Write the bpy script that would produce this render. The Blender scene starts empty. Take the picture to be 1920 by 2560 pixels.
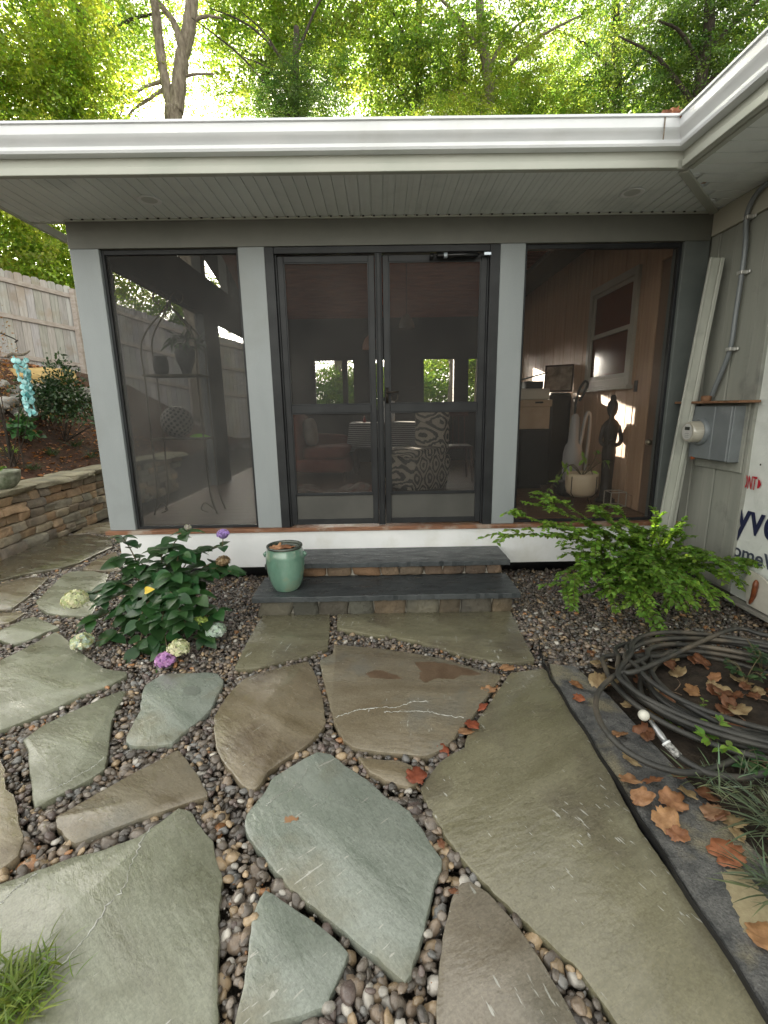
import bpy, math, random
import numpy as np
from mathutils import Vector, Matrix
random.seed(7); rng = np.random.default_rng(7)
S = bpy.context.scene; C = S.collection
PI = math.pi
# ------------------------------------------------------------------ camera
TH, YA, RO, FPX = 0.216809, 0.0076191, -0.0162424, 1168.29
CAM = np.array([0., 0., 1.5])
_F = np.array([math.sin(YA)*math.cos(TH), math.cos(YA)*math.cos(TH), -math.sin(TH)])
_R = np.array([math.cos(YA), -math.sin(YA), 0.]); _U = np.cross(_R, _F)
_R = _R*math.cos(RO) + _U*math.sin(RO); _U = np.cross(_R, _F)
cd = bpy.data.cameras.new('camera'); cam = bpy.data.objects.new('camera', cd); C.objects.link(cam)
cam.matrix_world = Matrix(((_R[0], _U[0], -_F[0], CAM[0]), (_R[1], _U[1], -_F[1], CAM[1]), (_R[2], _U[2], -_F[2], CAM[2]), (0, 0, 0, 1)))
cd.sensor_fit = 'HORIZONTAL'; cd.sensor_width = 36; cd.lens = 36*FPX/1920; cd.clip_end = 500; cd.clip_start = .05
S.camera = cam
# ------------------------------------------------------------------ light
SUN = Vector((-0.35, 1.0, 0.205)).normalized()        # towards the sun
w = bpy.data.worlds.new('World'); S.world = w; w.use_nodes = True
nt = w.node_tree; bg = nt.nodes['Background']; sk = nt.nodes.new('ShaderNodeTexSky'); sk.sky_type = 'NISHITA'
sk.sun_disc = False; sk.sun_elevation = math.asin(SUN.z); sk.sun_rotation = math.atan2(SUN.x, SUN.y)
sk.air_density = 1.0; sk.dust_density = 2.5; sk.ozone_density = 1.0
hs = nt.nodes.new('ShaderNodeHueSaturation'); hs.inputs['Saturation'].default_value = .12; nt.links.new(sk.outputs[0], hs.inputs['Color']); wm = nt.nodes.new('ShaderNodeMix'); wm.data_type = 'RGBA'; wm.blend_type = 'MULTIPLY'; wm.inputs[0].default_value = 1; wm.inputs[7].default_value = (1.04, 1.0, .90, 1); nt.links.new(hs.outputs[0], wm.inputs[6]); nt.links.new(wm.outputs[2], bg.inputs[0]); bg.inputs[1].default_value = 0.15
ld = bpy.data.lights.new('sun', 'SUN'); ld.energy = 5.0; ld.angle = math.radians(.6); ld.color = (1, .88, .70)
lo = bpy.data.objects.new('sun', ld); C.objects.link(lo); lo.rotation_euler = SUN.to_track_quat('Z', 'Y').to_euler()
S.view_settings.view_transform = 'Standard'; S.view_settings.look = 'None'; S.view_settings.gamma = 1
S.view_settings.exposure = 2.75
# ------------------------------------------------------------------ geometry helpers
def P(px, py, ax, val):                                  # measured point of the photo on a world plane
    d = _R*(px-960)/FPX + _U*(1280-py)/FPX + _F
    return CAM + d*((val-CAM[ax])/d[ax])
def PZ(px, py, z): return P(px, py, 2, z)
def PY(px, py, y): return P(px, py, 1, y)
class MB:
    def __init__(s): s.v = []; s.f = []; s.m = []; s.c = []
    def add(s, v, f, col=None, mi=0):
        n = sum(len(a) for a in s.v); v = np.asarray(v, float)
        s.v.append(v); s.f += [tuple(i+n for i in q) for q in f]; s.m += [mi]*len(f)
        s.c.append(np.tile(np.array(col if col is not None else (1, 1, 1)), (len(v), 1)) if np.ndim(col) < 2 else np.asarray(col))
        return s
    def box(s, x0, x1, y0, y1, z0, z1, M=None, col=None, mi=0):
        v = np.array([(x, y, z) for z in (z0, z1) for y in (y0, y1) for x in (x0, x1)], float)
        if M is not None: v = v@np.array(M.to_3x3()).T + np.array(M.translation)
        return s.add(v, [(0, 2, 3, 1), (4, 5, 7, 6), (0, 1, 5, 4), (2, 6, 7, 3), (0, 4, 6, 2), (1, 3, 7, 5)], col, mi)
    def tube(s, pts, r, n=8, cap=True, col=None, mi=0):
        p = np.asarray(pts, float); k = len(p); rr = np.full(k, r) if np.isscalar(r) else np.asarray(r, float)
        t = np.gradient(p, axis=0); t /= np.linalg.norm(t, axis=1)[:, None]+1e-9
        up = np.array([0, 0, 1.]) if abs(t[0][2]) < .9 else np.array([1., 0, 0])
        a = np.cross(t[0], up); a /= np.linalg.norm(a); V = []
        for i in range(k):
            a = a - t[i]*(a@t[i]); a /= np.linalg.norm(a)+1e-9; b = np.cross(t[i], a)
            for j in range(n):
                q = 2*PI*j/n; V.append(p[i]+rr[i]*(a*math.cos(q)+b*math.sin(q)))
        F = [(i*n+j, i*n+(j+1) % n, (i+1)*n+(j+1) % n, (i+1)*n+j) for i in range(k-1) for j in range(n)]
        if cap: F += [tuple(range(n))[::-1], tuple((k-1)*n+j for j in range(n))]
        return s.add(V, F, col, mi)
    def lathe(s, prof, n=32, c=(0, 0, 0), ax=2, col=None, mi=0, cap=True):
        V = []
        for r, z in prof:
            for j in range(n):
                q = 2*PI*j/n; a, b = r*math.cos(q), r*math.sin(q)
                V.append({2: (a, b, z), 1: (a, z, b), 0: (z, a, b)}[ax])
        V = np.array(V)+np.array(c)
        F = [(i*n+j, i*n+(j+1) % n, (i+1)*n+(j+1) % n, (i+1)*n+j) for i in range(len(prof)-1) for j in range(n)]
        if cap: F += [tuple(range(n))[::-1], tuple((len(prof)-1)*n+j for j in range(n))]
        return s.add(V, F, col, mi)
    def prism(s, pts, z0, z1, ax=2, col=None):               # polygon extruded along an axis
        n = len(pts); V = []
        for z in (z0, z1):
            for a, b in pts: V.append({2: (a, b, z), 1: (a, z, b), 0: (z, a, b)}[ax])
        return s.add(V, [tuple(range(n))[::-1], tuple(range(n, 2*n))]+[(i, (i+1) % n, n+(i+1) % n, n+i) for i in range(n)], col)
ORG = {}
def org(p): return ORG.get(p.name, np.zeros(3)) if p is not None else np.zeros(3)
def link(me, name, parent, o3):
    o = bpy.data.objects.new(name, me); C.objects.link(o)
    if parent is not None: o.parent = parent; o.location = tuple(np.array(o3)-org(parent))
    else: o.location = tuple(o3)
    ORG[o.name] = np.array(o3, float); return o
def build(mb, name, mat, parent=None, smooth=False, bevel=0, origin=None, seg=1, sharp=None):
    v = np.concatenate(mb.v)
    o3 = org(parent) if origin is None and parent is not None else (np.array(origin, float) if origin is not None else np.array([(v[:, 0].min()+v[:, 0].max())/2, (v[:, 1].min()+v[:, 1].max())/2, v[:, 2].min()]))
    me = bpy.data.meshes.new(name); me.from_pydata((v-o3).tolist(), [], mb.f)
    for m in (mat if isinstance(mat, (list, tuple)) else [mat]): me.materials.append(m)
    if any(mb.m): me.polygons.foreach_set('material_index', mb.m)
    ca = me.color_attributes.new('col', 'FLOAT_COLOR', 'POINT'); c = np.concatenate(mb.c)
    ca.data.foreach_set('color', np.hstack([c, np.ones((len(c), 1))]).astype(np.float32).ravel())
    if smooth:
        me.polygons.foreach_set('use_smooth', [True]*len(me.polygons))
        if sharp: me.set_sharp_from_angle(angle=math.radians(sharp))
    me.update(); o = link(me, name, parent, o3)
    if bevel:
        b = o.modifiers.new('bevel', 'BEVEL'); b.width = bevel; b.segments = seg; b.limit_method = 'ANGLE'
    return o
def empty(name, loc):
    o = bpy.data.objects.new(name, None); C.objects.link(o); o.location = loc; o.empty_display_size = .1
    ORG[o.name] = np.array(loc, float); return o
def tag(o, label, cat, group=None, kind=None):
    o['label'] = label; o['category'] = cat
    if group: o['group'] = group
    if kind: o['kind'] = kind
    return o
def setting(o, kind='structure'): o['kind'] = kind; return o
def dup(o, loc=None, rz=None, sc=None, parent=None):
    c = o.copy(); C.objects.link(c)
    if parent is not None: c.parent = parent
    if loc is not None: c.location = loc
    if rz is not None: c.rotation_euler = (o.rotation_euler[0], o.rotation_euler[1], rz)
    if sc is not None: c.scale = (sc, sc, sc) if np.isscalar(sc) else sc
    for ch in list(o.children):
        if ch is not c: dup(ch, parent=c)
    return c
def spline(pts, n):
    p = np.asarray(pts, float); k = len(p); out = []
    for t in np.linspace(0, k-1-1e-6, n):
        i = int(t); u = t-i; a, b, c, d = p[max(i-1, 0)], p[i], p[min(i+1, k-1)], p[min(i+2, k-1)]
        out.append(.5*((2*b)+(c-a)*u+(2*a-5*b+4*c-d)*u*u+(3*b-a-3*c+d)*u**3))
    return np.array(out)
# ------------------------------------------------------------------ materials
def lin(c):
    return tuple(((x/255)/12.92 if x/255 <= .04045 else ((x/255+.055)/1.055)**2.4) for x in c)
def mat(name, A, B=None, scale=5., stretch=(1, 1, 1), rot=0., rough=.6, bump=0., bscale=None, detail=6, spec=.5, metal=0, attr=False, coat=0, lo=.35, hi=.65, bstretch=None, third=None, rvar=0., transl=0., bdist=.01, tscale=3., glint_fleck=None, grain=0., terrace=0.):
    m = bpy.data.materials.new(name); m.use_nodes = True; n = m.node_tree.nodes; L = m.node_tree.links
    b = n['Principled BSDF']; b.inputs['Roughness'].default_value = rough; b.inputs['Metallic'].default_value = metal
    b.inputs['Specular IOR Level'].default_value = spec; b.inputs['Coat Weight'].default_value = coat
    if coat: b.inputs['Coat Roughness'].default_value = .08
    tc = n.new('ShaderNodeTexCoord')
    def noise(sc, st, det=detail, ro=rot):
        mp = n.new('ShaderNodeMapping'); mp.vector_type = 'TEXTURE' if False else 'POINT'
        r0 = n.new('ShaderNodeMapping'); r0.inputs['Rotation'].default_value = (0, 0, ro); L.new(tc.outputs['Object'], r0.inputs[0])
        mp.inputs['Scale'].default_value = st; L.new(r0.outputs[0], mp.inputs[0])
        t = n.new('ShaderNodeTexNoise'); t.inputs['Scale'].default_value = sc; t.inputs['Detail'].default_value = det; t.inputs['Roughness'].default_value = .6
        L.new(mp.outputs[0], t.inputs['Vector']); return t
    t = noise(scale, stretch)
    cr = n.new('ShaderNodeValToRGB'); cr.color_ramp.elements[0].position = lo; cr.color_ramp.elements[1].position = hi
    cr.color_ramp.elements[0].color = (*A, 1); cr.color_ramp.elements[1].color = (*(B or A), 1)
    L.new(t.outputs[0], cr.inputs[0]); out = cr.outputs[0]
    if third is not None:
        t3 = noise(tscale, (1, 1, 1)); r3 = n.new('ShaderNodeValToRGB'); r3.color_ramp.elements[0].position = .52; r3.color_ramp.elements[1].position = .66
        L.new(t3.outputs[0], r3.inputs[0]); mx = n.new('ShaderNodeMix'); mx.data_type = 'RGBA'; L.new(r3.outputs[0], mx.inputs[0])
        L.new(out, mx.inputs[6]); mx.inputs[7].default_value = (*third, 1); out = mx.outputs[2]
    if grain:
        tg = noise(150, (1, 1, 1), 3); mg = n.new('ShaderNodeMapRange'); mg.inputs[1].default_value = .3; mg.inputs[2].default_value = .7; mg.inputs[3].default_value = 1-grain; mg.inputs[4].default_value = 1+grain; L.new(tg.outputs[0], mg.inputs[0])
        vm = n.new('ShaderNodeVectorMath'); vm.operation = 'SCALE'; L.new(out, vm.inputs[0]); L.new(mg.outputs[0], vm.inputs['Scale']); out = vm.outputs[0]
    if glint_fleck:  # pale flecks painted in for the sky glints of wet stone
        tf = noise(glint_fleck[0], (1, glint_fleck[1], 1), 2); tp_ = noise(1.7, (1, 1, 1), 2); sm_ = n.new('ShaderNodeMath'); sm_.operation = 'MULTIPLY_ADD'; sm_.inputs[1].default_value = .35; L.new(tp_.outputs[0], sm_.inputs[0]); L.new(tf.outputs[0], sm_.inputs[2])
        rf_ = n.new('ShaderNodeValToRGB'); rf_.color_ramp.elements[0].position = glint_fleck[2]; rf_.color_ramp.elements[1].position = glint_fleck[2]+.03; L.new(sm_.outputs[0], rf_.inputs[0])
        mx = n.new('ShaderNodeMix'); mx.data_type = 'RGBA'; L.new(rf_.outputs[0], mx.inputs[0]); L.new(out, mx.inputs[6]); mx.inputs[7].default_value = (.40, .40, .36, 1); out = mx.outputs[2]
    if attr:
        a = n.new('ShaderNodeAttribute'); a.attribute_name = 'col'; mx = n.new('ShaderNodeMix'); mx.data_type = 'RGBA'; mx.blend_type = 'MULTIPLY'; mx.inputs[0].default_value = 1
        L.new(out, mx.inputs[6]); L.new(a.outputs[0], mx.inputs[7]); out = mx.outputs[2]
    L.new(out, b.inputs['Base Color'])
    if rvar:
        tr = noise(scale*1.3, stretch, 4); mr = n.new('ShaderNodeMapRange'); mr.inputs[1].default_value = .35; mr.inputs[2].default_value = .65
        mr.inputs[3].default_value = max(.05, rough-rvar); mr.inputs[4].default_value = rough+rvar; L.new(tr.outputs[0], mr.inputs[0]); L.new(mr.outputs[0], b.inputs['Roughness'])
    if bump:
        tb = noise(bscale or scale*3, bstretch or stretch, 8); bp = n.new('ShaderNodeBump'); bp.inputs['Strength'].default_value = bump; bp.inputs['Distance'].default_value = bdist
        L.new(tb.outputs[0], bp.inputs['Height']); L.new(bp.outputs[0], b.inputs['Normal'])
        if terrace:                                          # thin split layers of the stone, as steps
            tt_ = noise(1.9, (1, 1.7, 1), 7); sn = n.new('ShaderNodeMath'); sn.operation = 'SNAP'; sn.inputs[1].default_value = .045; L.new(tt_.outputs[0], sn.inputs[0])
            b2 = n.new('ShaderNodeBump'); b2.inputs['Strength'].default_value = terrace; b2.inputs['Distance'].default_value = .03; L.new(sn.outputs[0], b2.inputs['Height']); L.new(bp.outputs[0], b2.inputs['Normal']); L.new(b2.outputs[0], b.inputs['Normal'])
    if transl:
        tl = n.new('ShaderNodeBsdfTranslucent'); mxc = n.new('ShaderNodeMix'); mxc.data_type = 'RGBA'; mxc.blend_type = 'MULTIPLY'; mxc.inputs[0].default_value = 1
        L.new(out, mxc.inputs[6]); mxc.inputs[7].default_value = (2.0, 2.0, .9, 1); L.new(mxc.outputs[2], tl.inputs[0])
        ms = n.new('ShaderNodeMixShader'); ms.inputs[0].default_value = transl; L.new(b.outputs[0], ms.inputs[1]); L.new(tl.outputs[0], ms.inputs[2])
        L.new(ms.outputs[0], n['Material Output'].inputs[0])
    return m
def screen_mat(name, op, lo_=(.035, .037, .038), hi_=(.10, .10, .095)):
    m = bpy.data.materials.new(name); m.use_nodes = True; n = m.node_tree.nodes; L = m.node_tree.links
    b = n['Principled BSDF']; b.inputs['Roughness'].default_value = .75
    tc = n.new('ShaderNodeTexCoord'); t = n.new('ShaderNodeTexNoise'); t.inputs['Scale'].default_value = 2.2; t.inputs['Detail'].default_value = 9; L.new(tc.outputs['Object'], t.inputs['Vector'])
    cr = n.new('ShaderNodeValToRGB'); cr.color_ramp.elements[0].color = (*lo_, 1); cr.color_ramp.elements[1].color = (*hi_, 1)
    cr.color_ramp.elements[0].position = .35; cr.color_ramp.elements[1].position = .7
    L.new(t.outputs[0], cr.inputs[0]); L.new(cr.outputs[0], b.inputs['Base Color'])
    tr = n.new('ShaderNodeBsdfTransparent'); ms = n.new('ShaderNodeMixShader'); ms.inputs[0].default_value = op
    L.new(tr.outputs[0], ms.inputs[1]); L.new(b.outputs[0], ms.inputs[2]); L.new(ms.outputs[0], n['Material Output'].inputs[0])
    return m
WHITE = mat('white_paint', (.72, .74, .75), (.79, .80, .81), 3, rough=.35, bump=.05, third=(.66, .665, .64), tscale=2)
DIRTYW = mat('gutter_metal', (.70, .73, .76), (.78, .80, .83), 2.5, (1, 1, 4), rough=.3, third=(.66, .68, .69), tscale=1.5)
SOFFIT = mat('soffit_vinyl', (.70, .74, .73), (.78, .815, .80), 1.5, rough=.5, third=(.64, .68, .67))
FASC = mat('fascia_paint', (.40, .42, .37), (.46, .47, .42), 2, rough=.45)
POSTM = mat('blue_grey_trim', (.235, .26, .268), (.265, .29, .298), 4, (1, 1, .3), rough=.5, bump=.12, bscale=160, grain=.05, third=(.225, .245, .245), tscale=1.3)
POSTD = mat('shaded_corner_post_paint', (.10, .115, .11), (.125, .14, .135), 4, rough=.55, bump=.1, bscale=160)  # painted darker like the beam, with the shade of its corner put in
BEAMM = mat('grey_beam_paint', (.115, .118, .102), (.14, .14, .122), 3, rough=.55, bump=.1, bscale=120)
DARKM = mat('bronze_aluminium', (.014, .015, .017), (.024, .026, .028), 6, rough=.42, spec=.25, bump=.04, bscale=200)
KICK = mat('kick_panel', (.05, .05, .045), (.07, .069, .062), 3, rough=.6, bump=.15, bscale=250)
WOODD = mat('red_brown_deck', (.14, .06, .03), (.27, .13, .07), 4, (1.5, 12, 12), rough=.5, third=(.33, .27, .22), tscale=6)
FLOORM = mat('inner_floor', (.10, .05, .03), (.17, .10, .06), 3, (1, 9, 9), rough=.45)
CEILM = mat('red_cedar_boards', (.30, .10, .065), (.50, .20, .13), 3, (1.2, 8, 8), rough=.5)
PANEL = mat('wood_wall_paneling', (.40, .25, .15), (.52, .34, .22), 2.5, (12, 12, .7), rough=.55, lo=.3, hi=.7)
SIDING = mat('grey_green_siding', (.235, .245, .215), (.285, .29, .255), 2, (5, 5, .5), rough=.6, bump=.08, third=(.17, .175, .16))
TRIMC = mat('cream_trim', (.42, .41, .34), (.48, .465, .39), 2, rough=.55, third=(.36, .34, .28))
WRAP = mat('house_wrap', (.55, .58, .55), (.68, .70, .67), 3.5, rough=.55, bump=.5, bscale=7, bdist=.03)
BLUEST = mat('dark_bluestone', (.030, .036, .040), (.058, .066, .070), 5, (1, 3, 1), rough=.38, bump=.5, bscale=45, rvar=.15)
SOIL = mat('dark_soil', (.018, .013, .009), (.045, .032, .022), 18, rough=.95, bump=1, bscale=60)
CONC = mat('dark_concrete', (.045, .05, .055), (.10, .105, .11), 14, rough=.55, bump=.7, bscale=90, rvar=.2)
BLACK = mat('black_plastic', (.008, .008, .009), (.015, .015, .016), 5, rough=.45)
ROOFM = mat('asphalt_shingle', (.05, .05, .05), (.10, .095, .09), 30, rough=.9, bump=.4)
SCR = screen_mat('insect_screen', .40, (.018, .018, .018), (.05, .048, .045)); SCR2 = screen_mat('side_screen', .12); SCRL = screen_mat('hazy_screen', .50, (.020, .021, .021), (.070, .070, .066)); SCRR = screen_mat('clear_screen', .22, (.02, .018, .016), (.04, .036, .03))
def leafm(name, A, B, tr=.45, rough=.4, sc=1.5): return mat(name, A, B, sc, rough=rough, attr=True, transl=tr)
LEAFT = leafm('canopy_leaves', (.10, .175, .04), (.18, .25, .065), .6, sc=.6)
LEAFD = leafm('dark_canopy_leaves', (.045, .10, .025), (.085, .15, .035), .45, sc=.6)
LEAFY = leafm('yellow_canopy_leaves', (.13, .21, .035), (.22, .29, .06), .6, sc=.6)
LEAFH = leafm('hydrangea_leaves', (.016, .052, .018), (.036, .092, .030), .14, .30, sc=9)
LEAFS = leafm('shrub_leaves', (.10, .20, .035), (.19, .32, .06), .38, .35)
LEAFB = leafm('dark_bush_leaves', (.018, .045, .018), (.045, .085, .035), .15, .35)
BARK = mat('tree_bark', (.13, .105, .08), (.30, .26, .20), 6, (3, 3, .8), rough=.9, bump=.8, bscale=14, bdist=.05)
BARKD = mat('dark_bark', (.025, .02, .015), (.07, .055, .042), 6, (3, 3, .8), rough=.9, bump=.8, bscale=14, bdist=.05)
DRY = mat('dry_leaf', (.25, .125, .06), (.46, .27, .145), 25, rough=.45, attr=True, transl=.2, bump=.4, bscale=60)
STONEW = mat('fieldstone', (.235, .20, .155), (.40, .345, .27), 5, rough=.75, bump=1, bscale=22, attr=True, third=(.22, .20, .17), bdist=.02)
STEM = mat('green_brown_stem', (.06, .06, .025), (.14, .10, .05), 12, rough=.6)
PETAL = mat('petals', (.9, .9, .9), (1, 1, 1), 30, rough=.6, attr=True, transl=.15)
PEBB = mat('river_pebbles', (.75, .75, .75), (1.15, 1.12, 1.1), 40, rough=.24, attr=True, bump=.12, bscale=120, rvar=.10, spec=.7)
METALG = mat('grey_steel', (.15, .168, .178), (.19, .21, .22), 4, rough=.4, metal=.1, third=(.13, .14, .145))
RUST = mat('rusty_wood', (.12, .055, .025), (.24, .13, .07), 12, rough=.8, bump=.4)
IRON = mat('wrought_iron', (.02, .018, .015), (.05, .04, .03), 15, rough=.45, metal=.6)
RUBBER = mat('hose_rubber', (.022, .023, .022), (.055, .053, .047), 8, rough=.5, bump=.15, bscale=90, third=(.12, .10, .075), tscale=3)

# ================================================================== STRUCTURE
g = MB(); N = 60
g.add([(-150, -60, 0), (150, -60, 0), (150, 200, 0), (-150, 200, 0)], [(0, 1, 2, 3)]); setting(build(g, 'ground', mat('ground_grit', (.03, .024, .018), (.10, .08, .06), 60, rough=.9, bump=1, bscale=120), origin=(0, 0, 0)))
FIX = {}
def terr(x, y):                                              # hillside behind the retaining wall
    t = min(max((-4.2-x)/2.6, 0), 1); t = t*t*(3-2*t)
    return .66+1.78*t+.35*min(max((-6.8-x)/6, 0), 1)+.05*math.sin(3.1*x+1.7*y)*math.sin(2.3*y-x) + .02*math.sin(11*x)*math.sin(9*y)
xs = np.concatenate([np.linspace(-4.0, -8, 41), np.linspace(-8.6, -40, 18)]); ys = np.linspace(1, 12, 56).tolist()+np.linspace(13, 60, 18).tolist()
V = [(x, y, terr(x, y)*max(0, min(1, 1 if y < 30 else 1))) for x in xs for y in ys]; n2 = len(ys)
F = [(i*n2+j, i*n2+j+1, (i+1)*n2+j+1, (i+1)*n2+j) for i in range(len(xs)-1) for j in range(n2-1)]
g = MB().add(V, F); setting(build(g, 'hillside', mat('mulch', (.035, .017, .010), (.10, .045, .025), 22, rough=.95, bump=1, bscale=50, third=(.03, .02, .014)), smooth=True, origin=(0, 0, 0)))

# ---------------- porch
FY = 3.8; X0, X1 = -2.256, 2.490; DZ = .545; BZ = 2.685; SZ = 2.875; BY = 8.7
porch = empty('screened_porch', (0, 4.2, 0)); tag(porch, 'grey screened porch with blue-grey posts and a white gutter, between the yard and the woods', 'porch')
def part(mb, name, m, par=porch, **k): return build(mb, name, m, par, **k)
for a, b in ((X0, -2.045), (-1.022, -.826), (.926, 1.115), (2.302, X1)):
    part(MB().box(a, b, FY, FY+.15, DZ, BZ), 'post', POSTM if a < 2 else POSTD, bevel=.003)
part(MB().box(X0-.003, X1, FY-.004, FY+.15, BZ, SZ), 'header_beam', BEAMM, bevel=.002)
part(MB().box(X0+.07, X1, FY-.012, FY+.03, .205, .510), 'skirt_board', WHITE, bevel=.003)
part(MB().box(X0-.03, X1, FY-.03, FY+.2, .512, DZ-.001), 'deck_board', WOODD, bevel=.003)
b_ = MB()
for i in range(34):
    b_.box(X0, 2.4, FY+.2+i*.145, FY+.2+i*.145+.141, .50, DZ)
part(b_, 'floor', FLOORM)
part(MB().box(X0+.2, X1, FY+.35, BY, 0.0, .2), 'crawl_shade', BLACK)  # solid black block standing in for the darkness under the floor
# left side wall
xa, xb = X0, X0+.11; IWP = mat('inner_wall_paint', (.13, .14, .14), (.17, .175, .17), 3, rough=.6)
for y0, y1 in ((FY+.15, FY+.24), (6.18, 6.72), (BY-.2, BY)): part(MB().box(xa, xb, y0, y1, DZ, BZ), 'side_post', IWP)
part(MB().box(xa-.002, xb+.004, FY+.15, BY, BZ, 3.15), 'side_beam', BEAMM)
for y0 in (4.3, 5.35, 6.25, 7.3, 8.4): part(MB().box(xa, xb, y0, y0+.16, 3.15, 3.15+max(.05, min((y0-3.8)*.3, 1)-.2)), 'gable_stud', BEAMM)
part(MB().box(xa+.03, xa+.034, FY+.2, BY-.1, DZ, BZ), 'side_screen', SCR2)
# back wall with openings
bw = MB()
ops = [(-1.13, -.64), (-.55, -.44), (-.13, .17), (.82, 1.36), (1.62, 1.95)]  # middle opening is added, unseen behind the mullion, to pass sun to the shrub
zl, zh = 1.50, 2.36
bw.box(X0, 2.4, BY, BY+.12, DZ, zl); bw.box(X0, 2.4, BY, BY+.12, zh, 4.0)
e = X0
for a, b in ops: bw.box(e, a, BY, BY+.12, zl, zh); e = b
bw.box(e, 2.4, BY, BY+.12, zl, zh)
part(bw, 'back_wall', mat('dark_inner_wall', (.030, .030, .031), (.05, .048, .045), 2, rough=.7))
# ceiling + roof
def slab_strip(mb, x0, x1, y0, z0, y1, z1, t): mb.add([(x0, y0, z0), (x1, y0, z0), (x1, y1, z1), (x0, y1, z1), (x0, y0, z0+t), (x1, y0, z0+t), (x1, y1, z1+t), (x0, y1, z1+t)], [(0, 3, 2, 1), (4, 5, 6, 7), (0, 1, 5, 4), (1, 2, 6, 5), (2, 3, 7, 6), (3, 0, 4, 7)])
cb = MB()
for i in range(26):
    y0 = 3.95+i*.1; y1 = y0+.096; slab_strip(cb, X0+.11, 2.4, y0, 2.92+(y0-3.95)*.35, y1, 2.92+(y1-3.95)*.35, .02)
for i in range(24):
    y0 = 6.55+i*.09; y1 = y0+.086; slab_strip(cb, X0+.11, 2.4, y0, 3.83-(y0-6.55)*.36, y1, 3.83-(y1-6.55)*.36, .02)
part(cb, 'ceiling', CEILM)
rf = MB(); slab_strip(rf, -2.62, 3.4, 3.10, 3.03, 6.5, 4.10, .07); slab_strip(rf, -2.62, 3.4, 6.5, 4.10, 9.2, 3.4, .07)
part(rf, 'roof', ROOFM)
# soffit with grooves
sf = MB(); x = -2.52; k_ = 0
while x < 1.86:
    w_ = .078; xe = min(x+w_, 1.86)
    y0 = 3.165
    y1a = FY-.004 if x > X0 else FY+.02
    yl = lambda q: max(y0, 3.165) if q < 1.86 else y0
    sf.box(x, min(x+.030, xe), y0, y1a, SZ+.003, SZ+.02)
    if xe-x < .04: break
    sf.box(x+.030, xe-.006, y0, y1a, SZ, SZ+.02); sf.box(xe-.006, xe, y0, y1a, SZ+.009, SZ+.02)
    x += w_; k_ += 1
# mitred bit up to the hip strip
x = 1.86
while x < 2.49:
    xe = min(x+.078, 2.49); yy = 3.165+(x-1.86)*1.0; sf.box(x, xe-.010, min(yy, FY-.03), FY-.004, SZ, SZ+.02); sf.box(xe-.010, xe, min(yy, FY-.03), FY-.004, SZ+.008, SZ+.02); x += .078
part(sf, 'soffit', SOFFIT)
part(MB().box(-2.545, -2.52, 3.14, 4.4, SZ-.008, SZ+.05).box(-2.52, X0-.01, FY+.02, FY+.045, SZ-.006, SZ+.02), 'soffit_edge_trim', FASC)
part(MB().box(X0, 2.48, FY-.022, FY-.005, SZ-.012, SZ-.001), 'soffit_channel', FASC, bevel=.002)
x = -2.2
while x < 2.4: part(MB().box(x, x+.014, FY-.031, FY-.0225, SZ-.008, SZ-.0005), 'vent_notch', BLACK); x += .078
part(MB().box(-2.56, 1.86, 3.135, 3.165, SZ-.006, 3.03), 'fascia_board', FASC, bevel=.003)
part(MB().box(-2.56, 1.80, 3.118, 3.134, SZ-.008, SZ+.034), 'fascia_lip', FASC, bevel=.003)
# K-style gutter profile (y, z), along X
def gutter_profile(): return [(0, 0), (-.055, 0), (-.062, .012), (-.062, .030), (-.072, .045), (-.088, .058), (-.098, .075), (-.102, .118), (-.114, .122), (-.114, .134), (-.100, .136), (-.1, .126), (-.012, .122), (-.008, .03), (0, .03)]
gp = gutter_profile(); gz = 2.960
V = []; F = []
for end in (0, 1):
    for (a, z) in gp:
        V.append(((-2.75 if end == 0 else 1.830+a), 3.134+a, gz+z))
n = len(gp); F = [(i, (i+1) % n, n+(i+1) % n, n+i) for i in range(n)]+[tuple(range(n))[::-1]]
part(MB().add(V, F), 'gutter', DIRTYW, smooth=True, sharp=25)
seam = MB()
seam.box(1.640, 1.646, 3.028, 3.0305, gz+.01, gz+.13)
part(seam, 'gutter_seam', mat('seam_dirt', (.12, .09, .06), (.2, .16, .12), 40, rough=.8))
# recessed lights
for i, (lx, ly) in enumerate(((-1.487, 3.47), (1.699, 3.45))):
    r_ = part(MB().lathe([(.045, SZ-.002), (.070, SZ-.003), (.076, SZ-.007), (.066, SZ-.010), (.050, SZ-.006)], 32, (lx, ly, 0), cap=False), 'recessed_light', WHITE, smooth=True)
    build(MB().lathe([(.0005, SZ-.003), (.050, SZ-.0055)], 32, (lx, ly, 0), cap=False), 'light_lens', mat('frosted_lens', (.5, .52, .5), rough=.3), r_, smooth=True)
# screen bays
for a, b in ((-2.045, -1.022), (1.115, 2.302)):
    fr = MB(); t = .022
    for q in ((a, a+t, DZ, BZ), (b-t, b, DZ, BZ), (a+t, b-t, BZ-t-.012, BZ), (a+t, b-t, DZ, DZ+t)): fr.box(q[0], q[1], FY+.03, FY+.07, q[2], q[3])
    f_ = part(fr, 'screen_frame', DARKM, bevel=.002)
    build(MB().box(a+t, b-t, FY+.05, FY+.0515, DZ+t, BZ-t), 'screen', SCRL if a < 0 else SCRR, f_)
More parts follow.
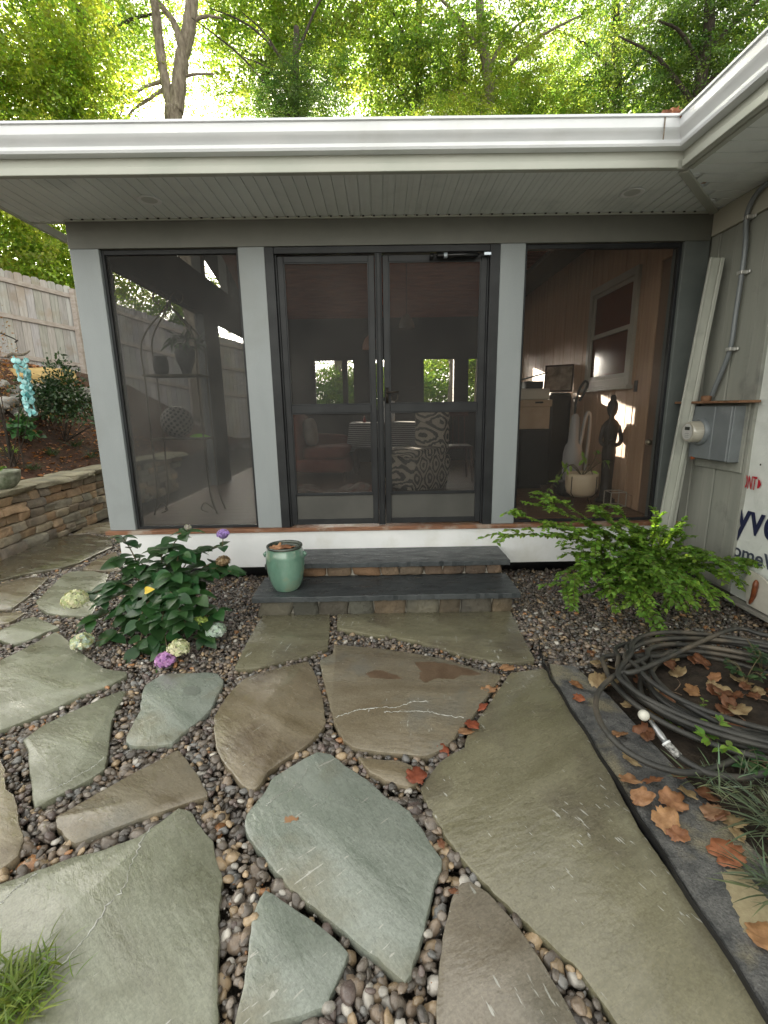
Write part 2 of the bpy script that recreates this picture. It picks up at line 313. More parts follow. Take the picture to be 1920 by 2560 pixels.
# door frame and doors
df = MB(); df.box(-.826, -.757, FY-.006, FY+.12, DZ, BZ-.004).box(.850, .926, FY-.006, FY+.12, DZ, BZ-.004).box(-.757, .850, FY-.003, FY+.12, 2.634, BZ-.004)
df.box(-.757, -.742, FY+.02, FY+.1, DZ, 2.634).box(.836, .850, FY+.02, FY+.1, DZ, 2.634)
part(df, 'door_frame', DARKM, bevel=.003)
def door(x0, x1, hinge_left, label=None):
    d = MB(); z0, z1 = .562, 2.622; s = .046; y0, y1 = FY+.018, FY+.052
    d.box(x0, x0+s, y0, y1, z0, z1).box(x1-s, x1, y0, y1, z0, z1)
    for a, b in ((2.578, z1), (1.476, 1.540), (.806, .822), (z0, .606)): d.box(x0+s, x1-s, y0+.001, y1-.001, a, b)
    o = part(d, 'door', DARKM, bevel=.003)
    build(MB().box(x0+s, x1-s, y0+.012, y0+.022, .606, .806), 'kick_panel', KICK, o)
    for a, b in ((.822, 1.476), (1.540, 2.578)): build(MB().box(x0+s, x1-s, y0+.014, y0+.0155, a, b), 'screen', SCR, o)
    # thin inner bead round the glazing
    bd = MB()
    for a, b in ((.822, 1.476), (1.540, 2.578)):
        bd.box(x0+s, x0+s+.008, y0+.004, y0+.012, a, b).box(x1-s-.008, x1-s, y0+.004, y0+.012, a, b).box(x0+s+.008, x1-s-.008, y0+.004, y0+.012, a, a+.008).box(x0+s+.008, x1-s-.008, y0+.004, y0+.012, b-.008, b)
    build(bd, 'bead', DARKM, o)
    return o
dl = door(-.740, -.014, True); dr = door(.046, .834, False)
part(MB().box(-.012, .042, FY-.004, FY+.05, .555, 2.632).box(-.004, .004, FY-.012, FY-.004, .56, 2.63).box(.026, .034, FY-.012, FY-.004, .56, 2.63), 'door_mullion', DARKM, bevel=.003)
h = MB().box(.058, .080, FY+.006, FY+.018, 1.545, 1.665).tube([(.069, FY+.006, 1.625), (.069, FY-.04, 1.625)], .007).tube([(.069, FY-.04, 1.625), (.11, FY-.045, 1.627), (.16, FY-.042, 1.632)], [.008, .007, .005])
h.tube(spline([(.10, FY-.02, 1.60), (.105, FY-.02, 1.57), (.13, FY-.02, 1.56), (.15, FY-.02, 1.58), (.15, FY-.02, 1.61)], 12), .003)
build(h, 'handle', IRON, dr, smooth=True)
cl = MB().tube([(.42, FY-.03, 2.598), (.45, FY-.03, 2.599)], .005).tube([(.45, FY-.03, 2.599), (.455, FY-.03, 2.599), (.75, FY-.03, 2.604), (.755, FY-.03, 2.604)], [.006, .019, .019, .010], 16)
cl.tube([(.755, FY-.03, 2.604), (.86, FY-.02, 2.61)], .006).box(.40, .425, FY-.042, FY+.018, 2.583, 2.613)
build(cl, 'door_closer', mat('closer_black', (.004, .004, .005), rough=.25), dr, smooth=True)
FIT = mat('bright_fitting', (.4, .45, .5), metal=.6, rough=.3)
build(MB().tube([(.50, FY-.03, 2.6), (.525, FY-.03, 2.6005)], .0197, 16), 'closer_ring', FIT, dr); build(MB().box(.80, .85, FY-.034, FY-.014, 2.60, 2.618), 'closer_bracket', FIT, dr)

# ---------------- house on the right
WX = 2.497
house = empty('house', (5, 0, 0)); tag(house, 'grey sided house on the right edge with a low eave and bare house wrap', 'house')
def hp(mb, name, m, **k): return build(mb, name, m, house, **k)
hp(MB().box(WX+.03, 9, -6, BY, .16, 2.9), 'wall', SIDING)
hp(MB().box(2.40, WX+.02, FY+.16, BY, DZ, 3.2), 'inner_core', PANEL)
sd = MB(); y = FY-.002
ws = [.10, .15, .11, .17, .10]
ycur = FY-.002
for i, w_ in enumerate(ws):
    y1 = ycur; y0 = ycur-w_+.007
    sd.box(WX-.001 if i % 2 == 0 else WX+.006, WX+.03, y0, y1, .19, 2.705); ycur -= w_
sd.box(WX+.016, WX+.03, ycur, FY-.003, .19, 2.705)
hp(sd, 'board_siding', SIDING, bevel=.003)
hp(MB().box(WX-.010, WX+.028, ycur-.03, ycur-.002, .19, 2.705), 'corner_trim', SIDING, bevel=.002)
hp(MB().box(WX-.012, WX+.03, -6, FY-.006, 2.708, SZ-.002), 'trim_board', TRIMC, bevel=.003)
hp(MB().box(WX+.12, 9, -6, BY, 0, .16), 'foundation', mat('foundation_block', (.05, .048, .04), (.09, .085, .07), 8, rough=.9))
hp(MB().box(WX-.05, WX+.1, -6, 3.10, .135, .158), 'sill_ledge', mat('ledge', (.22, .21, .19), (.3, .29, .26), 8, rough=.6))
# house wrap: a gently rippled sheet
xsW = []; yy = np.linspace(ycur-.03, -6, 150); zz = np.linspace(.165, 2.705, 60)
V = [(WX+.012-.0035*math.sin(7*y+2*z)*math.sin(5*z+y)-.0015*math.sin(23*y+9*z), y, z) for y in yy for z in zz]
F = [(i*60+j, (i+1)*60+j, (i+1)*60+j+1, i*60+j+1) for i in range(149) for j in range(59)]
wrap = hp(MB().add(V, F), 'house_wrap', WRAP, smooth=True)
def text(body, name, par, m, yl, z0, width, height, x=WX+.0045, shear=0):
    cu = bpy.data.curves.new('t', 'FONT'); cu.body = body; cu.extrude = .0008; cu.resolution_u = 6; cu.offset = .012 if name == 'lettering' else 0; cu.shear = shear
    to = bpy.data.objects.new('t', cu); C.objects.link(to); bpy.context.view_layer.update()
    me = bpy.data.meshes.new_from_object(to.evaluated_get(bpy.context.evaluated_depsgraph_get())); bpy.data.objects.remove(to)
    v = np.zeros(len(me.vertices)*3); me.vertices.foreach_get('co', v); v = v.reshape(-1, 3)
    mn, mx = v.min(0), v.max(0); sx, sy = width/(mx[0]-mn[0]), height/(mx[1]-mn[1])
    q = np.stack([np.full(len(v), x)-v[:, 2], yl-(v[:, 0]-mn[0])*sx, z0+(v[:, 1]-mn[1])*sy], 1)
    me.vertices.foreach_set('co', (q-org(par)).ravel()); me.materials.clear(); me.materials.append(m); me.update()
    o = bpy.data.objects.new(name, me); C.objects.link(o); o.parent = par
    o.location = (0, 0, 0); ORG[o.name] = org(par); return o
RED = mat('red_print', (.42, .015, .03), rough=.5); NAVY = mat('navy_print', (.008, .012, .05), rough=.5); GREYP = mat('grey_navy_print', (.05, .06, .09), rough=.5)
text('ONT', 'lettering', wrap, RED, 3.165, .930, .118, .092, shear=0)
build(MB().prism([(3.036, .945), (3.036, 1.008), (3.022, 1.002), (3.008, .977), (3.022, .951)], WX+.0038, WX+.0046, ax=0), 'red_mark', RED, wrap)
text('yvek', 'lettering', wrap, NAVY, 3.172, .560, .50, .30)
text('omeWrap', 'lettering', wrap, GREYP, 3.160, .415, .62, .125)
for a, b in ((3.02, 1.10), (2.9, .35), (3.03, .27), (2.95, .23), (2.84, .20)): build(MB().box(WX-.012, WX-.006, a, a+.004, b, b+.012), 'staple', BLACK, wrap)
# eave of the house
sf = MB(); y = 3.10
EX = 1.86
while y > -6: sf.box(EX+max(0, 0), 2.49, y-.120, y-.012, SZ+.001, SZ+.02); sf.box(EX, 2.49, y-.012, y, SZ+.009, SZ+.02); y -= .12
y = 3.10
while y < 3.75: sf.box(EX+(y-3.1)*1.0+.04, 2.49, y, min(y+.108, 3.78), SZ+.001, SZ+.02); y += .12
hp(sf, 'soffit', SOFFIT)
# hip strip from the inner corner to the wall
a, b = np.array([1.86, 3.165]), np.array([2.485, 3.79]); d_ = (b-a)/np.linalg.norm(b-a); nn = np.array([-d_[1], d_[0]])*.028
hp(MB().prism([tuple(a-nn), tuple(b-nn), tuple(b+nn), tuple(a+nn)], SZ-.016, SZ-.001), 'hip_strip', FASC, bevel=.003)
hp(MB().box(1.831, EX, -6, 3.135, SZ-.006, 3.03), 'fascia_board', FASC, bevel=.003)
hp(MB().box(1.814, 1.830, -6, 3.115, SZ-.008, SZ+.034), 'fascia_lip', FASC, bevel=.003)
hp(MB().box(EX, EX+.035, -6, 3.13, SZ-.012, SZ), 'soffit_channel', FASC, bevel=.003)
V = []
for end in (0, 1):
    for (a_, z) in gp: V.append((1.830+a_, (3.134+a_*0 if end == 0 else -6)+(a_ if end == 0 else 0), gz+z))
hp(MB().add(V, [(i, n+i, n+(i+1) % n, (i+1) % n) for i in range(n)]), 'gutter', DIRTYW, smooth=True, sharp=25)
rf = MB(); rf.add([(1.82, -6, 3.05), (6, -6, 4.3), (6, 9.5, 4.3), (1.82, 9.5, 3.05), (1.82, -6, 3.11), (6, -6, 4.36), (6, 9.5, 4.36), (1.82, 9.5, 3.11)], [(0, 1, 2, 3), (4, 7, 6, 5), (0, 4, 5, 1), (1, 5, 6, 2), (2, 6, 7, 3), (3, 7, 4, 0)])
hp(rf, 'roof', ROOFM)
# inner panelled wall (seen through the right screen), with window
pn = MB(); y = FY+.2; i = 0
while y < BY:
    w_ = .12; pn.box(2.385+(.004 if i % 3 == 0 else 0), 2.399, y, y+w_-.006, DZ+.12, 3.6); y += w_; i += 1
pn.box(2.37, 2.399, 4.32, BY, DZ, DZ+.115)
hp(pn, 'wall_paneling', PANEL, bevel=.002)
wf = MB(); wy0, wy1, wz0, wz1 = 4.60, 5.44, 1.76, 2.66; X = 2.352
WFR = mat('window_casing', (.36, .33, .27), (.42, .385, .32), 3, rough=.5)
for q in ((wy0-.07, wy0, wz0-.07, wz1+.07), (wy1, wy1+.07, wz0-.07, wz1+.07), (wy0, wy1, wz1, wz1+.07), (wy0, wy1, wz0-.07, wz0)): wf.box(X, 2.384, q[0], q[1], q[2], q[3])
wf.box(X-.03, 2.384, wy0-.1, wy1+.1, wz0-.11, wz0-.072)
wo = hp(wf, 'window', WFR, bevel=.003)
sh = MB(); zm = 2.22
for (za, zb, dx) in ((wz0, zm+.02, .008), (zm-.02, wz1, .02)):
    for q in ((wy0, wy0+.04, za, zb), (wy1-.04, wy1, za, zb), (wy0+.04, wy1-.04, za, za+.045), (wy0+.04, wy1-.04, zb-.04, zb)): sh.box(X+dx, X+dx+.012, q[0], q[1], q[2], q[3])
build(sh, 'sash', WFR, wo)
build(MB().box(2.383, 2.3845, wy0, wy1, wz0, wz1), 'pane', mat('reddish_pane', (.10, .035, .02), (.15, .055, .03), 2, rough=.12), wo)
dc = MB().box(2.362, 2.398, 4.19, 4.28, DZ, 2.75).box(2.362, 2.398, FY+.16, 4.19, 2.66, 2.75)
hp(dc, 'door_casing', PANEL, bevel=.003)
idr = hp(MB().box(2.372, 2.398, FY+.18, 4.185, DZ, 2.655), 'side_door', mat('brown_door', (.16, .10, .065), (.2, .13, .09), 3, (4, 4, .5), rough=.5))
build(MB().lathe([(.002, -.055), (.022, -.05), (.028, -.035), (.018, -.02), (.01, 0)], 20, (2.372, 4.07, 1.18), ax=0), 'handle', mat('brass_knob', (.4, .35, .25), metal=.8, rough=.3), idr, smooth=True)
hp(MB().box(2.376, 2.384, 4.42, 4.47, 1.62, 1.72), 'outlet_plate', BLACK)

# ================================================================== FLAGSTONES
kA = .5787
def zA(l): return [(x*kA, 1250+y*kA) for x, y in l]
def zC(l): return [(x*kA, 1850+y*kA) for x, y in l]
def zB(l): return [(960+x*kA, 1250+y*kA) for x, y in l]
def zD(l): return [(960+x*kA, 1850+y*kA) for x, y in l]
GREEN, BLUE, OLIVE, TAN, BROWN, PINK, WET = 0, 1, 2, 3, 4, 5, 6
PAL = {0: ((.185, .19, .135), (.25, .265, .20), (.15, .155, .105)), 1: ((.195, .225, .19), (.275, .305, .27), (.19, .185, .13)), 2: ((.150, .140, .088), (.205, .192, .128), (.125, .112, .078)),
       3: ((.17, .138, .085), (.26, .22, .155), (.13, .10, .065)), 4: ((.155, .128, .085), (.225, .195, .14), (.17, .16, .13)), 5: ((.19, .163, .122), (.26, .232, .185), (.155, .14, .105)), 6: ((.085, .075, .048), (.13, .115, .075), (.07, .06, .04))}
def smat(kind, rot, gloss):
    A, B, T = PAL[kind]; j = random.uniform(.93, 1.07); sc = lambda c: tuple(x*j for x in c)
    return mat('flagstone_%s' % ('green', 'blue', 'olive', 'tan', 'brown', 'pink', 'wet')[kind], sc(A), sc(B), 2.2, (1, 3.2, 1), rot=rot, rough=.31-gloss*1.1, bump=.5, bscale=13, bstretch=(1, 2.2, 1), bdist=.008, rvar=.18, third=sc(T), tscale=random.uniform(1.6, 3.2), spec=.9, grain=.20, terrace=.9, glint_fleck=(random.uniform(55, 80), random.uniform(.12, .22), .905 if kind in (0, 3, 4) else .865))
STONES = [
 ('large wet brown slab at the foot of the fieldstone wall, beside the porch corner', WET, zA([(-200, 330), (-200, 420), (0, 345), (120, 315), (270, 290), (345, 268), (400, 240), (490, 200), (470, 160), (380, 148), (290, 152), (180, 185), (0, 262)]), .3, .1),
 ('narrow pale slab between the fieldstone wall and the porch corner post', TAN, zA([(315, 147), (365, 112), (440, 96), (500, 90), (500, 136), (400, 140)]), .3, 0),
 ('pale tan slab tucked under the porch corner below the white skirt', TAN, zA([(358, 298), (392, 268), (440, 245), (500, 220), (520, 260), (520, 300), (440, 304)]), .3, 0),
 ('pale grey-green slab just behind the hydrangea', GREEN, zA([(272, 322), (310, 307), (400, 305), (470, 318), (450, 372), (425, 430), (400, 490), (360, 500), (290, 497), (205, 486), (165, 462), (156, 435), (200, 390), (240, 355)]), .4, .02),
 ('grey-brown slab cut by the left edge of the picture, next to the wet slab', BROWN, zA([(-120, 400), (-60, 382), (60, 345), (140, 333), (208, 335), (195, 352), (150, 390), (122, 417), (50, 470), (-120, 482)]), .4, .06),
 ('thin brown sliver of stone at the left edge above the small grey wedge', BROWN, zA([(-120, 492), (60, 482), (112, 484), (75, 508), (38, 528), (-120, 545)]), .4, .06),
 ('small grey-green wedge slab near the left edge above the big sage slab', GREEN, zA([(-70, 590), (30, 548), (100, 515), (150, 502), (235, 540), (256, 549), (200, 568), (130, 603), (48, 622), (-10, 598)]), .4, .02),
 ('big sage-green slab at the left edge, left of the hydrangea', GREEN, zA([(-220, 760), (0, 690), (60, 662), (100, 640), (170, 605), (240, 568), (272, 585), (330, 640), (385, 682), (450, 724), (545, 740), (550, 755), (482, 795), (350, 840), (270, 880), (180, 920), (100, 955), (0, 992), (-220, 1060)]), .5, .02),
 ('sage-green slab under the big left one, with a chipped pale lower edge', GREEN, zA([(95, 1035), (190, 968), (290, 922), (400, 872), (520, 822), (546, 822), (528, 862), (500, 900), (480, 965), (470, 1040), (468, 1085)])+zC([(455, 122), (400, 158), (330, 198), (240, 243), (160, 284), (148, 288), (140, 250), (130, 150), (120, 50), (104, 8)]), .5, .02),
 ('smaller blue-grey slab in front of the hydrangea with a damp patch', BLUE, zA([(695, 755), (745, 746), (830, 746), (900, 742), (945, 750), (967, 776), (958, 812), (935, 845), (912, 900), (855, 955), (790, 1005), (745, 1052), (640, 1064), (560, 1059), (540, 1043), (560, 990), (604, 910), (610, 850), (622, 800)]), .8, .02),
 ('brown-green slab against the lower step, below the green pot', OLIVE, zA([(1132, 500), (1165, 487), (1425, 480), (1425, 560), (1418, 638), (1380, 652), (1300, 678), (1150, 714), (1080, 728), (1012, 728), (1045, 655), (1085, 580)]), .2, .1),
 ('large tan-brown slab in the middle of the patio with fine pale streaks', TAN, zA([(1055, 770), (1100, 750), (1200, 724), (1330, 694), (1360, 742), (1393, 850), (1408, 960), (1392, 990)])+zC([(1345, 5), (1240, 76), (1160, 130), (1120, 195), (1100, 212), (1075, 214), (1030, 180), (985, 122), (952, 72)])+zA([(930, 1060), (922, 938), (945, 895), (1000, 820)]), .7, .08),
 ('long grey-brown slab at the foot of the steps on the right', OLIVE, zB([(-202, 490), (100, 484), (548, 480), (590, 568), (622, 630), (652, 688), (600, 700), (520, 702), (440, 690), (300, 655), (150, 611), (60, 592), (-60, 578), (-204, 552)]), .1, .12),
 ('brown slab with a raised white crack line, right of the tan one', BROWN, zA([(1442, 622), (1560, 632)])+zB([(0, 641), (100, 655), (250, 682), (400, 728), (470, 744), (512, 757), (480, 802), (432, 862), (400, 912), (368, 952), (330, 992), (290, 1040), (252, 1076), (185, 1104), (100, 1099), (0, 1088)])+zA([(1590, 1080), (1520, 1064), (1482, 1038), (1460, 990), (1440, 945), (1412, 835), (1388, 735), (1380, 690), (1436, 662)]), .15, .12),
 ('very long olive slab along the right edge, the biggest of the patio', OLIVE, zB([(512, 792), (545, 742), (600, 735), (690, 724), (716, 742), (762, 812), (832, 922), (900, 1035)])+zD([(905, 0), (1010, 208), (1120, 400), (1250, 582), (1400, 790), (1520, 968), (1659, 1120), (1780, 1250), (1850, 1400), (1100, 1400), (1010, 1227), (920, 1100), (850, 1000), (740, 898), (620, 788), (500, 682), (400, 580), (340, 512), (270, 422), (220, 332), (168, 244), (155, 205), (185, 160), (240, 92), (300, 50), (348, 28)])+zB([(352, 1032), (402, 950), (450, 880)]), -.5, .12),
 ('small tan wedge slab under the cracked brown one, beside a red leaf', TAN, zC([(1542, 67), (1600, 76)])+zD([(0, 84), (60, 84), (120, 104), (165, 140), (140, 185), (90, 200), (0, 172), (-60, 140)])+zC([(1560, 96)]), .3, .05),
 ('big blue-grey slab in the centre foreground with an orange rust mark', BLUE, zC([(1182, 156), (1250, 112), (1370, 46), (1430, 56), (1500, 112), (1560, 152), (1640, 212)])+zD([(20, 250), (60, 262), (112, 302), (160, 372), (210, 450), (254, 512), (250, 560), (216, 622), (190, 750), (150, 900), (118, 1010), (92, 1050), (60, 1020), (0, 970)])+zC([(1560, 888), (1430, 780), (1250, 640), (1140, 502), (1072, 420), (1055, 370), (1062, 318), (1130, 238)]), .9, .03),
 ('oblong brown slab lying aslant left of centre', BROWN, zC([(770, 38), (802, 72), (850, 142), (900, 226), (895, 240), (750, 290), (600, 335), (450, 395), (322, 448), (290, 428), (242, 378), (235, 326), (330, 276), (500, 180), (650, 102)]), .5, .02),
 ('tan slab at the left edge beside the oblong brown one', TAN, zC([(-90, 70), (0, 76), (18, 112), (26, 208), (60, 230), (76, 300), (90, 380), (104, 430), (82, 498), (0, 558), (-130, 620), (-200, 300)]), .5, .03),
 ('huge sage and brown slab filling the lower left corner, with a white vein', GREEN, zC([(770, 288), (822, 302), (870, 372), (922, 432), (932, 500), (965, 600), (946, 750), (942, 1000), (948, 1227), (955, 1420), (-250, 1420), (-250, 720), (0, 618), (160, 558), (290, 510), (450, 470), (590, 420), (690, 352)]), .8, .02),
 ('small pointed blue-grey slab at the bottom between the two big ones', BLUE, zC([(1145, 635), (1190, 665), (1300, 740), (1400, 810), (1472, 874), (1512, 912), (1490, 962), (1455, 1040), (1428, 1105), (1418, 1150), (1300, 1190), (1180, 1216), (1100, 1250), (1000, 1290), (1008, 1227), (1040, 1100), (1070, 900), (1090, 750), (1118, 680)]), .9, .02),
 ('pinkish brown slab with wet glints at the bottom, left of the long olive one', PINK, zD([(330, 610), (372, 602), (450, 652), (540, 750), (620, 860), (700, 980), (780, 1110), (840, 1227), (900, 1400), (230, 1400), (228, 1227), (230, 1100), (240, 950), (260, 800), (292, 680)]), -.4, .12),
]
TOPZ = .086
polys = []
def flag(label, kind, px, rot, gloss):
    pts = np.array([PZ(x, y, TOPZ)[:2] for x, y in px]); A = .5*np.sum(pts[:, 0]*np.roll(pts[:, 1], -1)-np.roll(pts[:, 0], -1)*pts[:, 1])
    if A < 0: pts = pts[::-1]
    out = []
    for i in range(len(pts)):
        a, b = pts[i], pts[(i+1) % len(pts)]; L_ = np.linalg.norm(b-a); k = max(1, int(L_/.022)); nrm = np.array([b[1]-a[1], a[0]-b[0]])/max(L_, 1e-6)
        for j in range(k):
            amp = .0022; out.append(a+(b-a)*j/k+nrm*(rng.normal()*amp if j else rng.normal()*.0008))
    p = np.array(out)
    p = .09*np.roll(p, 1, 0)+.82*p+.09*np.roll(p, -1, 0)
    t = np.roll(p, -1, 0)-np.roll(p, 1, 0); t /= np.linalg.norm(t, axis=1)[:, None]+1e-9; nr = np.stack([t[:, 1], -t[:, 0]], 1); n = len(p); V = []
    ins = .0035+.003*rng.random(n); ins = .5*ins+.25*np.roll(ins, 1)+.25*np.roll(ins, -1)
    tz = TOPZ+random.uniform(-.002, .003); FIX[len(polys)] = tz
    for (off, z) in ((-ins-.003, tz), (-ins*.35, tz-.0028), (0*ins, tz-.010), (.002*rng.random(n), tz-.026), (-.004-.004*rng.random(n), tz-.05)):
        for i in range(n): V.append((*(p[i]+nr[i]*off[i]), z))
    F = [(r*n+i, (r+1)*n+i, (r+1)*n+(i+1) % n, r*n+(i+1) % n) for r in range(4) for i in range(n)]+[tuple(range(n))]
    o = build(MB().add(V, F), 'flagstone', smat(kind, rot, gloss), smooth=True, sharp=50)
    tag(o, label, 'flagstone', 'irregular flagstones of the patio'); polys.append(p); return o
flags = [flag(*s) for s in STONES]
def inside(x, y, p):
    j = np.roll(p, -1, 0); c = ((p[:, 1] > y) != (j[:, 1] > y)) & (x < (j[:, 0]-p[:, 0])*(y-p[:, 1])/(j[:, 1]-p[:, 1]+1e-12)+p[:, 0]); return c.sum() % 2 == 1
# marks lying on slabs: raised crack lines (thin ridges), parts of their slab
def patch(i, px, m, name):
    xy = [PZ(x, y, TOPZ)[:2] for x, y in px]; o_ = []
    for k in range(len(xy)):
        a, b = xy[k], xy[(k+1) % len(xy)]
        for j in range(7): o_.append(tuple(a+(b-a)*j/7+rng.normal(size=2)*.003))
    build(MB().prism(o_, FIX[i]+.0002, FIX[i]+.0006), name, m, flags[i])
DAMP = mat('damp_brown', (.10, .065, .04), (.15, .105, .07), 8, rough=.3, bump=.3, bscale=20, grain=.2)
patch(13, zB([(130, 702), (200, 698), (300, 712), (370, 732), (420, 752), (380, 760), (330, 758), (300, 775), (230, 770), (180, 790), (150, 770), (160, 740)]), DAMP, 'damp_patch')
patch(13, zA([(1580, 750), (1620, 735), (1659, 740)])+zB([(60, 760), (80, 772), (20, 775), (-60, 770)]), DAMP, 'damp_patch')
patch(9, zA([(795, 812), (830, 802), (865, 812), (868, 830), (845, 845), (805, 848), (790, 832)]), mat('damp_grey', (.155, .175, .15), (.19, .21, .185), 8, rough=.3, grain=.2), 'damp_patch')
patch(16, zC([(1228, 332), (1255, 328), (1288, 334), (1290, 346), (1262, 345), (1250, 356), (1230, 352)]), mat('rust_orange', (.36, .17, .07), (.30, .20, .12), 30, rough=.5), 'rust_stain')
VEIN = mat('white_vein', (.36, .36, .33), (.55, .56, .53), 30, rough=.3)
def vein(par, px, r=.0022):
    q = spline([(*PZ(x, y, TOPZ)[:2], TOPZ+.0008) for x, y in px], 60); q[:, :2] += rng.normal(size=(60, 2))*.0028
    rr = r*(.1+.75*rng.random(60)**1.5); rr[0] = rr[-1] = .0003
    build(MB().tube(q, rr, 5), 'vein', VEIN, par)
vein(flags[13], zA([(1450, 938), (1500, 922), (1560, 905), (1640, 898)])+zB([(60, 895), (120, 872), (195, 872)]), .004)
vein(flags[13], zB([(0, 915), (80, 915), (160, 912), (240, 925), (345, 942)]), .003)
vein(flags[19], zC([(130, 1080), (200, 1020), (260, 975), (330, 900), (400, 820), (470, 710), (530, 640), (560, 560), (600, 460), (660, 370)]), .0032)
vein(flags[19], zC([(0, 712), (60, 650), (110, 610), (160, 575)]), .0022)
vein(flags[8], zC([(190, 225), (270, 195), (340, 150), (400, 120), (450, 75)]), .0022)
vein(flags[16], zC([(1150, 285), (1200, 240), (1270, 205), (1330, 120)]), .002)

# ================================================================== GRAVEL (stuff)
def ico():
    t = (1+5**.5)/2; v = [(-1, t, 0), (1, t, 0), (-1, -t, 0), (1, -t, 0), (0, -1, t), (0, 1, t), (0, -1, -t), (0, 1, -t), (t, 0, -1), (t, 0, 1), (-t, 0, -1), (-t, 0, 1)]
    f = [(0, 11, 5), (0, 5, 1), (0, 1, 7), (0, 7, 10), (0, 10, 11), (1, 5, 9), (5, 11, 4), (11, 10, 2), (10, 7, 6), (7, 1, 8), (3, 9, 4), (3, 4, 2), (3, 2, 6), (3, 6, 8), (3, 8, 9), (4, 9, 5), (2, 4, 11), (6, 2, 10), (8, 6, 7), (9, 8, 1)]
    v = [np.array(a)/np.linalg.norm(a) for a in v]; c = {}; nf = []
    def mid(a, b):
        k = (min(a, b), max(a, b))
        if k not in c: m = v[a]+v[b]; v.append(m/np.linalg.norm(m)); c[k] = len(v)-1
        return c[k]
    for a, b, d in f:
        x, y, z = mid(a, b), mid(b, d), mid(d, a); nf += [(a, x, z), (b, y, x), (d, z, y), (x, y, z)]
    return np.array(v), np.array(nf)
IV, IF = ico()
def rotm(k):
    q = rng.normal(size=(k, 4)); q /= np.linalg.norm(q, axis=1)[:, None]; w_, x, y, z = q.T
    return np.stack([1-2*(y*y+z*z), 2*(x*y-z*w_), 2*(x*z+y*w_), 2*(x*y+z*w_), 1-2*(x*x+z*z), 2*(y*z-x*w_), 2*(x*z-y*w_), 2*(y*z+x*w_), 1-2*(x*x+y*y)], 1).reshape(k, 3, 3)
pp = []
def addp(x0, x1, y0, y1, step, r0, r1, zb, cond=None, keep=1.0):
    y = y0; row = 0
    while y < y1:
        x = x0+(step/2 if row % 2 else 0)
        while x < x1:
            a, b = x+random.uniform(-.45, .45)*step, y+random.uniform(-.45, .45)*step; x += step
            if random.random() > keep or (cond and not cond(a, b)): continue
            r = r0+(r1-r0)*random.random()**2.2
            pp.append((a, b, zb+.005+random.uniform(-.006, .006), r))
        y += step*.87; row += 1
sm = [(p, p.min(0)-.01, p.max(0)+.01, p.mean(0)) for p in polys]
def free(a, b):
    for p, lo_, hi_, c_ in sm:
        if lo_[0] < a < hi_[0] and lo_[1] < b < hi_[1] and inside(a, b, p): return False
    return True
def edgeX(y): return .868 if y < 2.2 else .868-(y-2.2)*.25
def zoneL(a, b): return free(a, b) and (a < edgeX(b)+.0 if b < 2.25 else True) and not (-.80 < a < .94 and b > 3.07) and a > -3.82 and b < (3.95 if a > -2.3 else 5.6)
addp(-3.85, .92, .66, 1.45, .033, .014, .032, .050, zoneL)
addp(-3.85, .92, 1.45, 2.3, .0265, .011, .024, .052, zoneL)
addp(-3.85, .92, .70, 2.3, .034, .010, .021, .066, zoneL, .75)
addp(-3.85, 1.0, 2.25, 5.6, .025, .009, .020, .052, lambda a, b: zoneL(a, b) and not (a > .90 and b < 2.3))
addp(-3.0, 1.0, 2.25, 4.0, .031, .009, .019, .064, lambda a, b: zoneL(a, b) and not (a > .90 and b < 2.3), .7)
def zoneR(a, b): return b > 2.30-(a-1.0)*.0 and not (a < .94 and b > 3.06) and b < 3.98 and (b > 2.38+.15*math.sin(a*5)) and free(a, b)
addp(1.0, 2.75, 2.2, 4.0, .026, .010, .022, .052, zoneR)
addp(.93, 2.6, 2.2, 4.0, .034, .010, .021, .065, zoneR, .7)
addp(-.80, .95, 3.03, 3.09, .022, .007, .011, .062, lambda a, b: free(a, b))
pa = np.array(pp); K = len(pa)
# big pebbles, nearest the camera
sc = np.stack([pa[:, 3]*rng.uniform(.95, 1.35, K), pa[:, 3]*rng.uniform(.7, 1.05, K), pa[:, 3]*rng.uniform(.45, .78, K)], 1)
az = rng.uniform(0, 2*PI, K); ti = rng.normal(0, .35, K); t2 = rng.normal(0, .35, K)
def euler(az, a, b):
    ca, sa, cb, sb, cc, s_ = np.cos(az), np.sin(az), np.cos(a), np.sin(a), np.cos(b), np.sin(b); z = np.zeros(len(az)); o = z+1
    Rz = np.stack([ca, -sa, z, sa, ca, z, z, z, o], 1).reshape(-1, 3, 3); Rx = np.stack([o, z, z, z, cb, -sb, z, sb, cb], 1).reshape(-1, 3, 3); Ry = np.stack([cc, z, s_, z, o, z, -s_, z, cc], 1).reshape(-1, 3, 3)
    return Rz@Rx@Ry
R3 = euler(az, ti, t2)
base = IV[None]*np.ones((K, 1, 1)); w1 = rng.normal(size=(K, 3)); w2 = rng.normal(size=(K, 3))
base = base*(1+.17*np.sin(2.2*np.einsum('kvi,ki->kv', base, w1)+rng.uniform(0, 6, (K, 1)))+.10*np.sin(4*np.einsum('kvi,ki->kv', base, w2)))[..., None]
vv = np.einsum('kij,kvj->kvi', R3, base*sc[:, None, :])+pa[:, None, :3]
ff = (IF[None]+(np.arange(K)*len(IV))[:, None, None]).reshape(-1, 3)
cats = np.array([(.085, .076, .068), (.14, .118, .098), (.19, .165, .14), (.23, .18, .135), (.36, .27, .17), (.36, .18, .08), (.46, .44, .40), (.15, .118, .108), (.20, .20, .195)])
